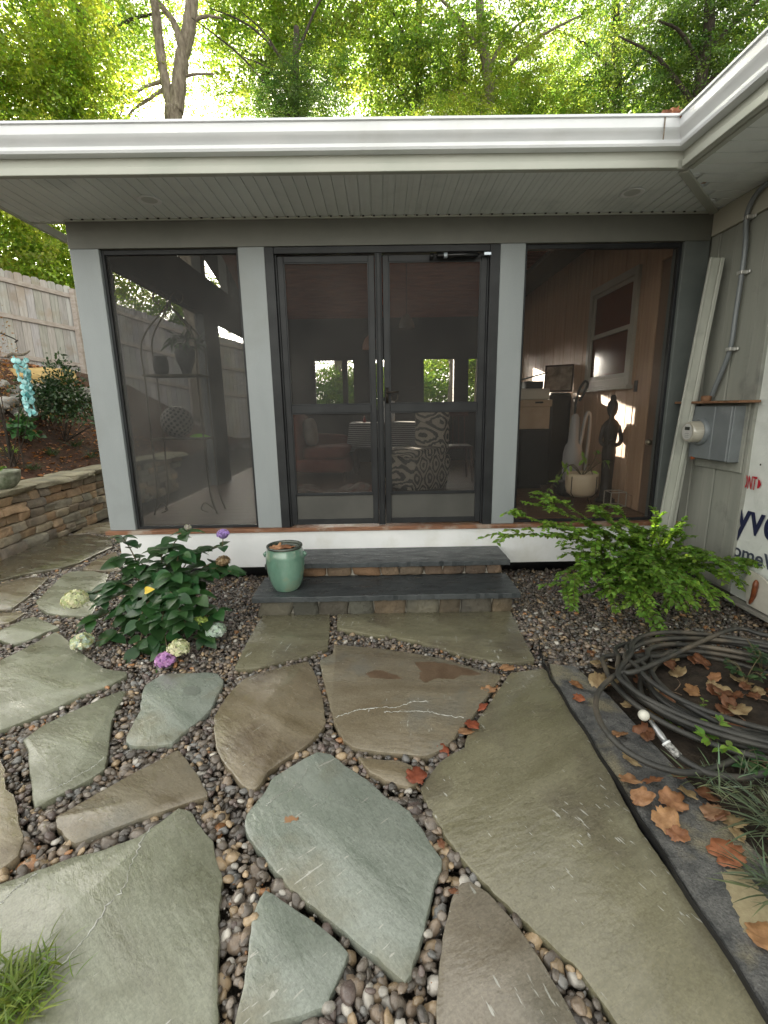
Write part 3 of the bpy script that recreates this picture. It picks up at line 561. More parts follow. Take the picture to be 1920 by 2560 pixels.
ci = rng.choice(9, K, p=[.20, .22, .15, .13, .08, .018, .04, .10, .062]); near_ = (pa[:, 1] < 1.35) & (rng.random(K) < .35); ci = np.where(near_, rng.choice([3, 4, 2, 6, 1], K, p=[.3, .3, .2, .08, .12]), ci)
cc_ = cats[ci]*rng.uniform(.6, 1.25, (K, 1))
def bulk(name, vv, ff, col, m, smooth=True, origin=(0, 0, 0), parent=None, nper=3):
    me = bpy.data.meshes.new(name); v = vv.reshape(-1, 3)-np.array(origin); nf = len(ff)
    me.vertices.add(len(v)); me.vertices.foreach_set('co', v.astype(np.float32).ravel())
    me.loops.add(nf*nper); me.loops.foreach_set('vertex_index', ff.astype(np.int32).ravel()); me.polygons.add(nf)
    me.polygons.foreach_set('loop_start', np.arange(nf, dtype=np.int32)*nper); me.polygons.foreach_set('loop_total', np.full(nf, nper, np.int32))
    if smooth: me.polygons.foreach_set('use_smooth', np.ones(nf, bool))
    ca = me.color_attributes.new('col', 'FLOAT_COLOR', 'POINT'); ca.data.foreach_set('color', np.hstack([col, np.ones((len(col), 1))]).astype(np.float32).ravel())
    me.materials.append(m); me.update(calc_edges=True); me.validate()
    return link(me, name, parent, origin)
gr = bulk('gravel', vv, ff, np.repeat(cc_, len(IV), 0), PEBB); 
def grit(name, x0, x1, y0, y1, cond, k, lb):
    a = rng.uniform(x0, x1, k); b = rng.uniform(y0, y1, k); m_ = np.array([cond(p, q) for p, q in zip(a, b)]); a, b = a[m_], b[m_]; k = len(a); I0 = IV[:12]; F0 = np.array([(0, 11, 5), (0, 5, 1), (0, 1, 7), (0, 7, 10), (0, 10, 11), (1, 5, 9), (5, 11, 4), (11, 10, 2), (10, 7, 6), (7, 1, 8), (3, 9, 4), (3, 4, 2), (3, 2, 6), (3, 6, 8), (3, 8, 9), (4, 9, 5), (2, 4, 11), (6, 2, 10), (8, 6, 7), (9, 8, 1)])
    s_ = rng.uniform(.003, .008, (k, 1))*rng.uniform(.6, 1.2, (k, 3)); v = np.einsum('kij,kvj->kvi', rotm(k), I0[None]*s_[:, None])*1.0+np.stack([a, b, rng.uniform(.046, .066, k)], 1)[:, None]
    f = (F0[None]+(np.arange(k)*12)[:, None, None]).reshape(-1, 3); c_ = cats[rng.choice(9, k)]*rng.uniform(.5, 1.0, (k, 1)); return tag(bulk(name, v, f, np.repeat(c_, 12, 0), PEBB), lb, 'grit', kind='stuff')
grit('grit', -3.8, 2.5, .72, 4.6, lambda a, b: (zoneL(a, b) if a < .95 and b < 2.35 or a < .95 else zoneR(a, b)), 42000, 'fine dark grit between the larger pebbles')
tag(gr, 'wet brown and grey river pebbles filling the gaps between the flagstones', 'gravel', kind='stuff')

# ================================================================== STEPS, POT
steps = empty('stone_steps', (.05, 3.4, .05)); tag(steps, 'two dark bluestone steps on fieldstone risers leading to the screen doors', 'steps')
def tread(x0, x1, y0, y1, z0, z1):
    pts = []
    for i in range(60): pts.append((x0+(x1-x0)*i/59, y0+.0025*rng.normal()))
    pts += [(x1+.002*rng.normal(), y0+(y1-y0)*i/6) for i in range(1, 7)]+[(x0, y1)]+[(x0+.002*rng.normal(), y1-(y1-y0)*i/6) for i in range(1, 6)]
    return build(MB().prism(pts, z0, z1), 'tread', BLUEST, steps, bevel=.004, seg=2)
tread(-.89, .985, 3.40, 3.785, .318, .358); tread(-.905, .968, 3.045, 3.45, .196, .236)
def stone(mb, x0, x1, y0, y1, z0, z1, col, ax=0, p=5, nz=.10, res=7):
    # rounded, uneven stone block
    u = np.linspace(-1, 1, res); V = []; idx = {}; F = []
    def vid(a, b, c):
        k = (round(a, 4), round(b, 4), round(c, 4))
        if k not in idx: idx[k] = len(V); V.append((a, b, c))
        return idx[k]
    for i in range(res-1):
        for j in range(res-1):
            a, b, c, d = u[i], u[i+1], u[j], u[j+1]
            for s_ in (-1, 1):
                for q in (((a, c, s_), (b, c, s_), (b, d, s_), (a, d, s_)), ((a, s_, c), (a, s_, d), (b, s_, d), (b, s_, c)), ((s_, a, c), (s_, b, c), (s_, b, d), (s_, a, d))):
                    F.append(tuple(vid(*t) for t in (q if s_ > 0 else q[::-1])))
    V = np.array(V); r = (np.abs(V)**p).sum(1)**(1/p); V = V/r[:, None]
    w_ = rng.normal(size=(4, 3))*1.6; ph = rng.uniform(0, 6, 4)
    V = V*(1+nz*sum(np.sin(V@w_[i]*(1+i*.7)+ph[i])/(1+i) for i in range(4))[:, None]*.5)
    V[:, 0] += V[:, 2]*rng.normal()*.12; V[:, 2] += V[:, 0]*rng.normal()*.06
    V = V*np.array([(x1-x0)/2, (y1-y0)/2, (z1-z0)/2])+np.array([(x0+x1)/2, (y0+y1)/2, (z0+z1)/2])
    mb.add(V, F, col); return mb
def scol():
    c = np.array(random.choice([(1, .95, .9), (1.15, .95, .75), (.75, .72, .7), (1.1, 1.08, 1), (.9, .75, .6), (.8, .85, .85), (1.25, 1.0, .8)])); return c*random.uniform(.8, 1.1)
def riser(z0, z1, yf, x0, x1, ch):
    build(MB().box(x0+.02, x1-.02, yf+.03, yf+.3, z0, z1-.001), 'riser_core', mat('mortar', (.30, .28, .24), (.4, .38, .33), 20, rough=.9), steps)
    mb = MB(); x = x0
    while x < x1-.02:
        l = min(random.uniform(.13, .27), x1-x); mb = MB(); stone(mb, x, x+l-.006, yf, yf+.09, z0+.004, z1+.002, scol()*ch, p=9, nz=.05)
        build(mb, 'riser_stone', STONEW, steps, smooth=True, sharp=60); x += l
riser(.236, .318, 3.43, -.85, .935, np.array([.50, .42, .38])); riser(.06, .196, 3.075, -.87, .93, np.array([.34, .37, .38]))
POTM = mat('celadon_glaze', (.085, .17, .125), (.16, .29, .225), 5, (1, 1, .5), rough=.18, coat=.6, third=(.20, .27, .19), tscale=7, spec=.6)
px_, py_ = -.690, 3.215
pot = empty('glazed_pot', (px_, py_, .236)); tag(pot, 'sea-green glazed ceramic pot at the left end of the lower step', 'pot')
prof = [(.002, .0), (.084, .0), (.092, .008), (.108, .04), (.124, .09), (.134, .15), (.1385, .205), (.137, .25), (.131, .285), (.124, .304), (.124, .312), (.128, .320), (.125, .330), (.114, .328), (.110, .315), (.112, .31), (.112, .302), (.002, .300)]
build(MB().lathe([(r, z+.236) for r, z in prof[:11]]+[], 48, (px_, py_, 0), cap=False), 'pot_body', POTM, pot, smooth=True)
build(MB().lathe([(r, z+.236) for r, z in prof[10:]], 48, (px_, py_, 0), cap=False), 'pot_rim', mat('dark_glaze', (.03, .04, .035), (.08, .09, .07), 14, rough=.2, coat=.5), pot, smooth=True)
for a_ in (0, PI):
    build(MB().tube([(px_+.131*math.cos(a_), py_, .236+.275), (px_+.146*math.cos(a_), py_, .236+.262), (px_+.137*math.cos(a_), py_, .236+.245)], [.012, .014, .012], 10), 'lug', POTM, pot, smooth=True)

# leaf helper ---------------------------------------------------------------
def leaf_tpl(n=5, wid=.5, fold=.18, droop=.25, serr=0, pw=1.0):
    V = []; F = []
    for i in range(n+1):
        t = i/n; w_ = wid*.5*math.sin(PI*min(1, t**.8))**pw*(1+serr*(1 if i % 2 else -1)); z = -droop*t*t
        V += [(t, -w_, z+fold*w_), (t, 0, z), (t, w_, z+fold*w_)]
    for i in range(n):
        a = i*3; F += [(a, a+3, a+4, a+1), (a+1, a+4, a+5, a+2)]
    return np.array(V), np.array(F)
def place_leaves(tpl, base, dirs, nrm, size, cols):
    tv, tf = tpl; d = dirs/np.linalg.norm(dirs, axis=1)[:, None]; s_ = np.cross(nrm, d); s_ /= np.linalg.norm(s_, axis=1)[:, None]+1e-9; n_ = np.cross(d, s_)
    v = base[:, None]+size[:, None, None]*(tv[None, :, 0:1]*d[:, None]+tv[None, :, 1:2]*s_[:, None]+tv[None, :, 2:3]*n_[:, None])
    f = (tf[None]+(np.arange(len(base))*len(tv))[:, None, None]).reshape(-1, 4); return v, f, np.repeat(cols, len(tv), 0)
def jitcol(k, lo=.7, hi=1.3, tint=None):
    c = rng.uniform(lo, hi, (k, 1))*np.ones((1, 3)); c[:, 0] *= rng.uniform(.85, 1.2, k); c[:, 2] *= rng.uniform(.8, 1.1, k); return c
U3 = np.array([0, 0, 1.])
# dry leaves: curled lobed sheets with a little thickness
def dry_leaf(x, y, z, size, rz, tint, label=None, lobes=5, curl=.5, tilt=.2):
    n = 40; V = [(0, 0, 0)]; F = []
    ring = []
    for r_ in (.5, 1.):
        for i in range(n):
            a = 2*PI*i/n; rad = (.80+.20*abs(math.cos(a*lobes/2+.3*math.sin(3*a))))*(1+.12*math.sin(2*a+size*90))*(1+.07*rng.normal()*(r_ == 1))*(1.0 if abs(a-PI) > .3 else .85)
            X_, Y_ = rad*r_*math.cos(a)*1.1, rad*r_*math.sin(a)*.8
            V.append((X_, Y_, curl*(.45*Y_*Y_+.18*X_*X_-.12*abs(X_)+.07*math.sin(5*X_+3*Y_+size*300)+.05*math.sin(9*Y_+size*200)-.10*abs(Y_)*(r_ < 2))))
    F = [(0, 1+i, 1+(i+1) % n) for i in range(n)]+[(1+i, 1+n+i, 1+n+(i+1) % n, 1+(i+1) % n) for i in range(n)]
    V = np.array(V)*size; V[:, 2] -= V[:, 2].min(); M = np.array((Matrix.Rotation(rz, 3, 'Z')@Matrix.Rotation(random.uniform(-tilt, tilt), 3, 'X')@Matrix.Rotation(random.uniform(-tilt, tilt), 3, 'Y')))
    V = V@M.T; V[:, 2] -= V[:, 2].min(); V += np.array([x, y, z+.002])
    o = build(MB().add(V, F, tint), 'dry_leaf', DRY, smooth=True)
    s_ = o.modifiers.new('thickness', 'SOLIDIFY'); s_.thickness = .0008
    return o
def leaf_at(px, py, size, tint, label, z=.088, grp=None, **k):
    q = PZ(px, py, z); o = dry_leaf(q[0], q[1], z, size, random.uniform(0, 6), tint, **k); tag(o, label, 'leaf', grp); return o
OR, RD, BR, TN = (1, 1, 1), (.85, .42, .4), (.55, .42, .4), (.95, 1.25, 1.3)
l_ = dry_leaf(px_-.01, py_-.01, .540, .075, .5, (1.3, 1.1, 1.1)); tag(l_, 'pinkish dry leaf lying inside the green glazed pot', 'leaf')
l_ = dry_leaf(px_-.055, py_-.02, .542, .05, 2.2, (1.5, 1.5, 1.6), curl=1.2); tag(l_, 'pale curled dry leaf sticking up at the left rim of the green pot', 'leaf')
leaf_at(1268, 1672, .042, OR, 'orange leaf where the step slab, the cracked slab and the long olive slab meet')
leaf_at(1222, 1730, .035, OR, 'narrow orange leaf in the gravel joint just below the leaf at the slab junction', z=.075, curl=1.2)
leaf_at(1205, 1770, .032, RD, 'small brown-red leaf in the joint right of the white crack line', z=.078)
leaf_at(1180, 1815, .04, RD, 'dark red leaf half over the long olive slab, right of the cracked slab')
leaf_at(1165, 1832, .035, OR, 'orange leaf touching the dark red one in the gravel joint', z=.078)
leaf_at(1109, 1878, .03, RD, 'small red leaf in the gravel above the tan wedge slab', z=.075)
leaf_at(1040, 1940, .048, (.72, .36, .36), 'dark red lobed leaf lying on the gravel and the tan wedge slab', curl=.25)
for i in range(26):
    a, b = random.uniform(980, 1300), random.uniform(1640, 2400); q = PZ(a, b, .075)
    if free(q[0], q[1]): leaf_at(a, b, random.uniform(.010, .022), random.choice([OR, RD, BR]), 'small scrap of dry leaf on the gravel between the slabs', z=.078, grp='leaf scraps on the gravel')

# ================================================================== RIGHT BED: edging, concrete strip, soil, leaves, hose
def ln(px, py): return PZ(px, py, .1)
ed = [(.955, 2.62), (.905, 2.42), (.885, 2.2), (.884, 1.8), (.882, 1.4), (.880, 1.0), (.885, .6)]
q = spline(ed, 60); V = []; n = len(q)
for i, (a, b) in enumerate(q):
    o_ = .004*math.sin(i*.9)
    V += [(a+o_, b, .03), (a+.004+o_, b, .03), (a+.004+o_, b, .105), (a+o_, b, .105)]
F = [(i*4+j, (i+1)*4+j, (i+1)*4+(j+1) % 4, i*4+(j+1) % 4) for i in range(n-1) for j in range(4)]+[(0, 1, 2, 3), (n*4-1, n*4-2, n*4-3, n*4-4)]
tag(build(MB().add(V, F), 'garden_edging', BLACK), 'thin black edging strip along the right side of the long olive slab', 'edging')
# bed soil surface, slightly mounded
xs2 = np.linspace(.888, 2.6, 60); ys2 = np.linspace(-.5, 2.75, 80)
def bedz(x, y): return .072+.012*math.sin(9*x+3*y)*math.sin(7*y)+.006*math.sin(31*x)*math.sin(27*y)+.03*max(0, min(1, (x-1.25)/.5))-.06*max(0, min(1, (y-2.25-.35*(x-.9)*.3)/.25))
V = [(x, y, bedz(x, y)) for x in xs2 for y in ys2]; F = [(i*80+j, (i+1)*80+j, (i+1)*80+j+1, i*80+j+1) for i in range(59) for j in range(79)]
setting(build(MB().add(V, F), 'soil_bed', SOIL, smooth=True, origin=(0, 0, 0)))
YST = mat('concrete_and_sand', (.055, .058, .06), (.15, .15, .145), 16, rough=.5, bump=.8, bscale=110, rvar=.2, third=(.22, .20, .14), tscale=5.5, grain=.45)
pts = [(.893, -.2), (1.22, -.2), (1.235, .6), (1.21, 1.0), (1.17, 1.4), (1.14, 1.75), (1.12, 2.05), (1.06, 2.33), (.93, 2.36), (.893, 2.2)]
cs = build(MB().prism(pts, .03, .097), 'concrete_strip', YST, bevel=.006); tag(cs, 'dark wet concrete strip with a sandy yellow patch beside the black edging', 'concrete strip')
xy = [PZ(x, y, .0985)[:2] for x, y in zD([(1455, 575), (1500, 560), (1545, 550), (1600, 620), (1659, 690), (1700, 800), (1659, 905), (1620, 850), (1560, 830), (1520, 740), (1490, 660)])]
pts_ = []
for i in range(len(xy)):
    a, b = xy[i], xy[(i+1) % len(xy)]
    for j in range(8): pts_.append(tuple(a+(b-a)*j/8+rng.normal(size=2)*.0022))
build(MB().prism(pts_, .0965, .0985), 'sand_patch', mat('yellow_sand', (.30, .25, .15), (.36, .31, .19), 60, rough=.85, bump=.2, bscale=200), cs)
# named leaves of the bed (zoom region 1400,1550 520x550; scale .3134)
def zH(x, y): return 1400+x*.3134, 1550+y*.3134
for (x, y, s_, c, lb, k) in [
    (560, 1300, .055, OR, 'orange leaf on the concrete strip, highest of the big ones below the hose', {}),
    (660, 1450, .058, (.95, .9, .85), 'tall orange leaf against the black edging below the hose', {}),
    (900, 1460, .075, (.95, .85, .8), 'largest orange leaf, broad and cupped, on the concrete strip below the hose', {}),
    (850, 1620, .070, (1.1, 1.1, 1.0), 'crumpled orange leaf just under the largest one on the concrete', {}),
    (930, 1730, .045, (.8, .65, .6), 'long brown curled leaf below the crumpled orange one', dict(curl=1.5)),
    (740, 1320, .045, (.7, .55, .5), 'brown leaf under the lowest sweep of the hose', {}),
    (560, 1130, .05, TN, 'pale tan leaf beside the edging, left of the hose end', {}),
    (470, 930, .05, OR, 'light orange leaf under the left sweep of the hose', {}),
    (150, 640, .045, (.9, .55, .5), 'reddish leaf on the wet stone left of the hose coil', {}),
    (130, 530, .05, (.8, .7, .6), 'amber leaf at the top left of the concrete strip', {}),
    (1010, 1400, .05, TN, 'tan torn leaf right of the largest orange leaf', {}),
    (1230, 480, .05, (.9, .8, .7), 'orange leaf inside the hose coil near the green sprigs', {}),
    (1050, 580, .055, (.8, .75, .6), 'brown leaf in the middle of the hose coil', {}),
    (1330, 640, .06, (.8, .5, .45), 'red-brown leaf inside the right half of the hose coil', {}),
    (1240, 1560, .06, (.75, .75, .8), 'grey-brown leaf beside the grass tuft below the hose', {})]:
    a, b = zH(x, y); leaf_at(a, b, s_*.72, c, lb, z=.102, **dict(dict(curl=.9, tilt=.45), **k))
a, b = zD([(1480, 500)])[0]; leaf_at(a, b, .06, (1, .7, .65), 'flat pinkish leaf above the yellow sand patch', z=.1, curl=.2)
a, b = zD([(1650, 870)])[0]; leaf_at(a, b, .05, (1.1, 1.1, 1), 'orange leaf cut by the right edge at the sand patch', z=.1)
for i, (x, y) in enumerate(((1.74, 3.06), (1.70, 3.08), (1.66, 3.06), (1.76, 3.01), (1.77, 2.94), (1.72, 3.09))):
    o = dry_leaf(x, y, 3.07, random.uniform(.03, .05), random.uniform(0, 6), random.choice([(1, .7, .6), (.7, .5, .45)]), curl=1.2, tilt=.9); tag(o, 'one of the dry leaves caught in the gutter corner', 'leaf', 'dry leaves in the gutter corner')
proto = None; g_ = 'dry leaves scattered over the soil bed'
VAR = []
for i in range(6):
    o = dry_leaf(1.5+.1*i, 1.2, .1, .05, 0, random.choice([OR, BR, (.7, .6, .55), (.45, .35, .33), TN]), curl=random.uniform(.4, 1.1), lobes=random.choice([1, 3, 5])); VAR.append(o)
cnt = 0
for i in range(170):
    x, y = random.uniform(1.10, 2.45), random.uniform(.75, 2.45)
    if x < 1.24 and y < 1.15: continue
    o = VAR[i % 6]; o = o if cnt < 6 else dup(o); cnt += 1
    o.location = (x, y, max(.1, bedz(x, y)+.004)+random.uniform(0, .012)); o.rotation_euler = (random.uniform(-.4, .4), random.uniform(-.4, .4), random.uniform(0, 6)); s_ = random.uniform(.5, 1.15); o.scale = (s_, s_, s_)
    tag(o, 'one of the dry brown leaves scattered over the soil bed around the hose', 'leaf', g_)
TWG = mat('twig', (.10, .06, .04), (.28, .2, .13), 20, rough=.8)
for i in range(26):
    x, y = random.uniform(1.15, 2.3), random.uniform(.85, 2.35); a = random.uniform(0, 6); L_ = random.uniform(.04, .14); z = max(.1, bedz(x, y)+.006)
    p0 = np.array([x, y, z]); o = build(MB().tube(spline([p0, p0+np.array([math.cos(a)*L_*.5, math.sin(a)*L_*.5, .012]), p0+np.array([math.cos(a+.3)*L_, math.sin(a+.3)*L_, .004])], 7), [.0022, .002, .002, .0018, .0015, .0012, .0008], 5), 'twig', TWG)
    tag(o, 'one of the short dry twigs lying among the leaves around the hose', 'twig', 'twigs in the soil bed')
# hose
hpts = []
def loop(cx, cy, rx, ry, z, a0, a1, k=26, wob=.02, tilt=0.):
    o1, o2 = rng.uniform(0, 6, 2); rx2 = rx
    for t in np.linspace(a0, a1, k, endpoint=False):
        hpts.append((cx+rx*math.cos(t)+wob*math.sin(2*t+o1), cy+ry*math.sin(t)+wob*math.sin(3*t+o2), z+.008*math.sin(2*t+o2)+tilt*math.sin(t)))
cx, cy = 1.70, 1.98
specs = [(0, 0, .42, .36), (.05, .05, .50, .40), (-.02, .06, .36, .36), (.08, .02, .58, .44), (.05, .05, .45, .33), (.0, .03, .52, .50), (.12, .07, .62, .45), (.02, -.02, .38, .40), (.10, .0, .56, .46), (.05, .07, .49, .42), (.1, .03, .66, .50)]
t0 = 2.0
for i, (dx, dy, rx, ry) in enumerate(specs): loop(cx+dx+rng.normal()*.02, cy+dy+rng.normal()*.015, rx, ry, .112+i*.0095, t0, t0+2*PI, wob=.022, tilt=.012); t0 += .1
# last front sweep ending at the spray wand
zt = .235
last = [zH(660, 390), zH(480, 420), zH(330, 540), zH(285, 680), zH(330, 830), zH(450, 980), zH(620, 1100), zH(850, 1190), zH(1100, 1215), zH(1400, 1110), zH(1659, 960)]
last2 = [zH(1900, 780), zH(2300, 900), zH(2350, 1250), zH(1900, 1270), zH(1659, 1225), zH(1450, 1258), zH(1200, 1225), zH(1040, 1150), zH(950, 1090)]
zz_ = np.linspace(.215, .13, len(last)).tolist()+np.linspace(.12, .16, len(last2)).tolist()
hpts = hpts[:-6]+[tuple(PZ(x, y, z)) for (x, y), z in zip(last+last2, zz_)]
hp_ = np.array(hpts); q = spline(hp_, 1500)
hose = build(MB().tube(q, .0125, 10), 'garden_hose', RUBBER, smooth=True, origin=(cx, cy, .1)); tag(hose, 'black rubber hose lying in a loose tangled coil on the leafy soil bed', 'hose')
e0 = PZ(*zH(950, 1090), .16); e1 = PZ(*zH(850, 985), .185); e2 = PZ(*zH(720, 800), .235); e3 = PZ(*zH(668, 760), .245)
nz = empty('spray_wand', tuple(e0)); tag(nz, 'metal spray wand with a round white head on the end of the black hose', 'spray wand')
build(MB().tube(spline([e0, e0*.5+e1*.5, e1], 12), [.0150, .0162]*6, 14), 'grip', mat('wrapped_grip', (.02, .02, .02), (.45, .45, .43), 90, (1, 1, 1), rough=.4), nz, smooth=True)
build(MB().tube([e1+(e0-e1)*.05, e1+(e2-e1)*.06], .0175, 18), 'collar', WHITE, nz, smooth=True)
build(MB().tube([e1+(e2-e1)*.06, e1+(e2-e1)*.35, e2], [.012, .0135, .008], 14), 'wand_tube', mat('steel_tube', (.35, .36, .37), metal=.8, rough=.3), nz, smooth=True)
sp = [(.022*math.sin(a), -.022*math.cos(a)) for a in np.linspace(.02, PI-.02, 18)]
build(MB().lathe(sp, 28, tuple(e3), cap=False), 'spray_head', mat('off_white_plastic', (.55, .54, .48), (.68, .67, .6), 30, rough=.4), nz, smooth=True)

# ================================================================== meter, conduit, leaning boards
mb0 = empty('electric_meter', (WX-.06, 3.55, 1.1)); tag(mb0, 'grey electric meter box with a round glass meter on the house wall', 'electric meter')
mx0 = WX-.115
build(MB().box(mx0+.02, WX-.004, 3.20, 3.60, 1.10, 1.485).box(mx0+.004, mx0+.02, 3.205, 3.36, 1.105, 1.483).box(mx0, mx0+.02, 3.36, 3.595, 1.105, 1.483), 'box', METALG, mb0, bevel=.004)
build(MB().box(WX-.02, WX-.002, 3.17, 3.64, 1.03, 1.502), 'back_board', SIDING, mb0, bevel=.003)
build(MB().lathe([(.098, .0), (.098, -.018), (.088, -.03), (.082, -.032)], 40, (mx0+.002, 3.48, 1.30), ax=0, cap=False), 'ring', METALG, mb0, smooth=True, sharp=40)
gl = build(MB().lathe([(.080, -.01), (.080, -.03), (.076, -.088), (.068, -.100), (.001, -.102)], 40, (mx0, 3.48, 1.30), ax=0, cap=False), 'glass_cover', mat('meter_glass', (.33, .31, .25), (.46, .44, .38), 8, (.3, 3, 3), rough=.12, coat=.8, spec=.8), mb0, smooth=True, sharp=40)
build(MB().lathe([(.001, -.1035), (.058, -.1035)], 32, (mx0, 3.48, 1.30), ax=0, cap=False), 'dial', mat('dial_face', (.42, .42, .40), (.5, .5, .48), 40, rough=.4), gl)
build(MB().box(mx0-.106, mx0-.104, 3.452, 3.506, 1.313, 1.337), 'display', mat('dark_display', (.03, .035, .03), rough=.2), gl)
for zq in (1.26, 1.273, 1.286): build(MB().box(mx0-.1055, mx0-.104, 3.455, 3.502, zq, zq+.003), 'dial_line', METALG, gl)
build(MB().lathe([(.012, 0), (.012, -.02)], 8, (mx0+.02, 3.55, 1.10), ax=0), 'seal', mat('orange_seal', (.35, .09, .03), rough=.5), mb0)
tag(build(MB().box(WX-.15, WX-.004, 3.10, 3.78, 1.503, 1.520), 'wood_strip', RUST, bevel=.002), 'thin rusty brown strip of wood lying on top of the meter box', 'wood strip')
cd_ = empty('conduit', (WX-.03, 3.43, 1.52)); tag(cd_, 'grey metal conduit running down the house wall into the meter box', 'conduit')
cp = spline([(WX-.035, 3.53, 1.56), (WX-.035, 3.505, 1.62), (WX-.03, 3.415, 1.86), (WX-.03, 3.405, 2.1), (WX-.03, 3.40, 2.50), (WX-.033, 3.42, 2.66), (WX-.04, 3.40, 2.76), (WX-.04, 3.32, 2.83), (WX-.04, 3.15, 2.85)], 60)
build(MB().tube(cp, .0155, 14), 'pipe', METALG, cd_, smooth=True)
for (y_, z_) in ((3.41, 1.87), (3.40, 2.36), (3.415, 2.70)): build(MB().box(WX-.05, WX-.002, y_-.024, y_+.024, z_-.012, z_+.012).box(WX-.012, WX-.002, y_-.045, y_+.03, z_-.01, z_+.01), 'clamp', mat('clamp_zinc', (.5, .5, .48), metal=.5, rough=.35), cd_, bevel=.003)
build(MB().lathe([(.03, 1.52), (.034, 1.53), (.034, 1.555), (.022, 1.56)], 18, (WX-.06, 3.55, 0)), 'hub', RUST, cd_, smooth=True, sharp=40)
def lean(p0, p1, w_, t, name, label, off):
    p0, p1 = np.array(p0), np.array(p1); d = p1-p0; L_ = np.linalg.norm(d); d /= L_; s_ = np.cross(d, [0, 1, 0]); s_ /= np.linalg.norm(s_); n_ = np.cross(s_, d)
    ca, sa = math.cos(off), math.sin(off); s2, n2_ = s_*ca+n_*sa, -s_*sa+n_*ca
    mb = MB(); M = Matrix(((s2[0], n2_[0], d[0], p0[0]), (s2[1], n2_[1], d[1], p0[1]), (s2[2], n2_[2], d[2], p0[2]), (0, 0, 0, 1)))
    mb.prism([(-w_/2, -t/2), (-w_*.28, -t/2), (-w_*.26, -t/2+.004), (-w_*.20, -t/2+.004), (-w_*.18, -t/2), (w_*.35, -t/2), (w_*.37, -t/2-.006), (w_/2, -t/2-.006), (w_/2, t/2), (-w_/2, t/2)], 0, L_)
    v = mb.v[0]@np.array(M.to_3x3()).T+np.array(M.translation); mb.v[0] = v
    return tag(build(mb, name, SID2, bevel=.002), label, 'board')
SID2 = mat('spare_board_paint', (.33, .345, .30), (.42, .43, .385), 3, (3, 3, .5), rough=.55, third=(.27, .28, .25))
lean((2.235, 3.62, .02), (2.395, 3.56, 2.50), .100, .014, 'leaning_board', 'wide grey-green board leaning against the corner between porch and house, in front', .10)
lean((2.335, 3.68, .02), (2.452, 3.64, 2.52), .07, .014, 'leaning_board', 'narrow grey-green board leaning behind the wide one in the porch corner', .6)
# rusty scrap and white board at the foot of the wrap
sc_ = MB().prism([(2.93, .17), (2.60, .17), (2.60, .30), (2.86, .40), (2.95, .405), (2.98, .33)], WX-.03, WX-.015, ax=0)
tag(build(sc_, 'board_scrap', mat('scrap_white', (.45, .43, .37), (.6, .58, .52), 6, rough=.6), bevel=.002), 'dirty white board scrap standing against the foot of the house wrap', 'board')
tag(build(MB().tube(spline([(WX-.045, 2.865, .37), (WX-.05, 2.86, .32), (WX-.045, 2.87, .25), (WX-.05, 2.885, .19)], 12), [.004, .012, .016, .017, .016, .016, .015, .015, .013, .012, .009, .003], 8), 'seed_pod', mat('dark_red_brown', (.10, .025, .01), (.2, .06, .02), 20, rough=.4), smooth=True), 'glossy red-brown hanging strip against the white board scrap', 'strip')

# ================================================================== HYDRANGEA
HB = np.array([-1.50, 3.05, .05]); hyd = empty('hydrangea', tuple(HB)); tag(hyd, 'green hydrangea with fading cream and violet flower heads, left of the steps', 'hydrangea')
tips = []
def hp3(dx, dy, y): return PY(dx*1.1573, dy*1.1573, y)
for dx, dy, y in [(405, 1150, 3.0), (395, 1195, 2.9), (430, 1190, 3.05), (350, 1190, 3.0), (265, 1160, 3.15), (260, 1205, 3.1), (300, 1215, 3.1), (480, 1180, 3.1), (470, 1215, 3.1), (500, 1235, 3.0), (455, 1240, 2.95),
                  (205, 1280, 2.95), (225, 1300, 2.85), (200, 1340, 2.8), (240, 1375, 2.75), (290, 1300, 2.85), (330, 1280, 2.8), (380, 1290, 2.7), (430, 1290, 2.75), (470, 1320, 2.75), (300, 1340, 2.7), (350, 1340, 2.65), (400, 1345, 2.62), (440, 1375, 2.65),
                  (300, 1400, 2.6), (330, 1385, 2.6), (360, 1395, 2.58), (270, 1330, 2.8), (375, 1240, 2.85), (415, 1250, 2.85), (340, 1235, 2.95), (310, 1265, 2.95), (250, 1260, 2.95), (445, 1340, 2.7), (390, 1320, 2.65), (285, 1240, 3.05), (360, 1215, 3.0)]:
    tips.append(hp3(dx, dy, y))
LB = []; LD = []; LN_ = []; LS = []; LC = []
sm_ = MB()
for ti_, t in enumerate(tips):
    t = np.array(t); t[2] = max(t[2], .10); b = HB+np.array([random.uniform(-.1, .1), random.uniform(-.08, .08), 0]); m_ = (b*.45+t*.55)+np.array([0, 0, .08+.1*random.random()])
    s_ = spline([b, m_, t], 14); build(MB().tube(s_, np.linspace(.0055, .003, 14), 6), 'stem', STEM, hyd, smooth=True)
    up = s_[-1]-s_[-3]; up /= np.linalg.norm(up)
    for node, sz, k in ((13, .085, 4), (11, .105, 2), (9, .11, 2), (7, .10, 2), (5, .09, 2)):
        a0 = random.uniform(0, PI)
        for j in range(k):
            a = a0+j*2*PI/k+random.uniform(-.3, .3); d = np.array([math.cos(a), math.sin(a), random.uniform(-.25, .3)]); d = d+up*.3
            if d[1] > .3 and random.random() < .3: continue
            nn_ = U3+np.array([random.uniform(-.35, .35), random.uniform(-.6, .1), 0])
            LB.append(s_[node]); LD.append(d); LN_.append(nn_); LS.append(sz*random.uniform(.95, 1.45)); LC.append(1.35 if ti_ in (0, 1, 2, 28) else 1.)
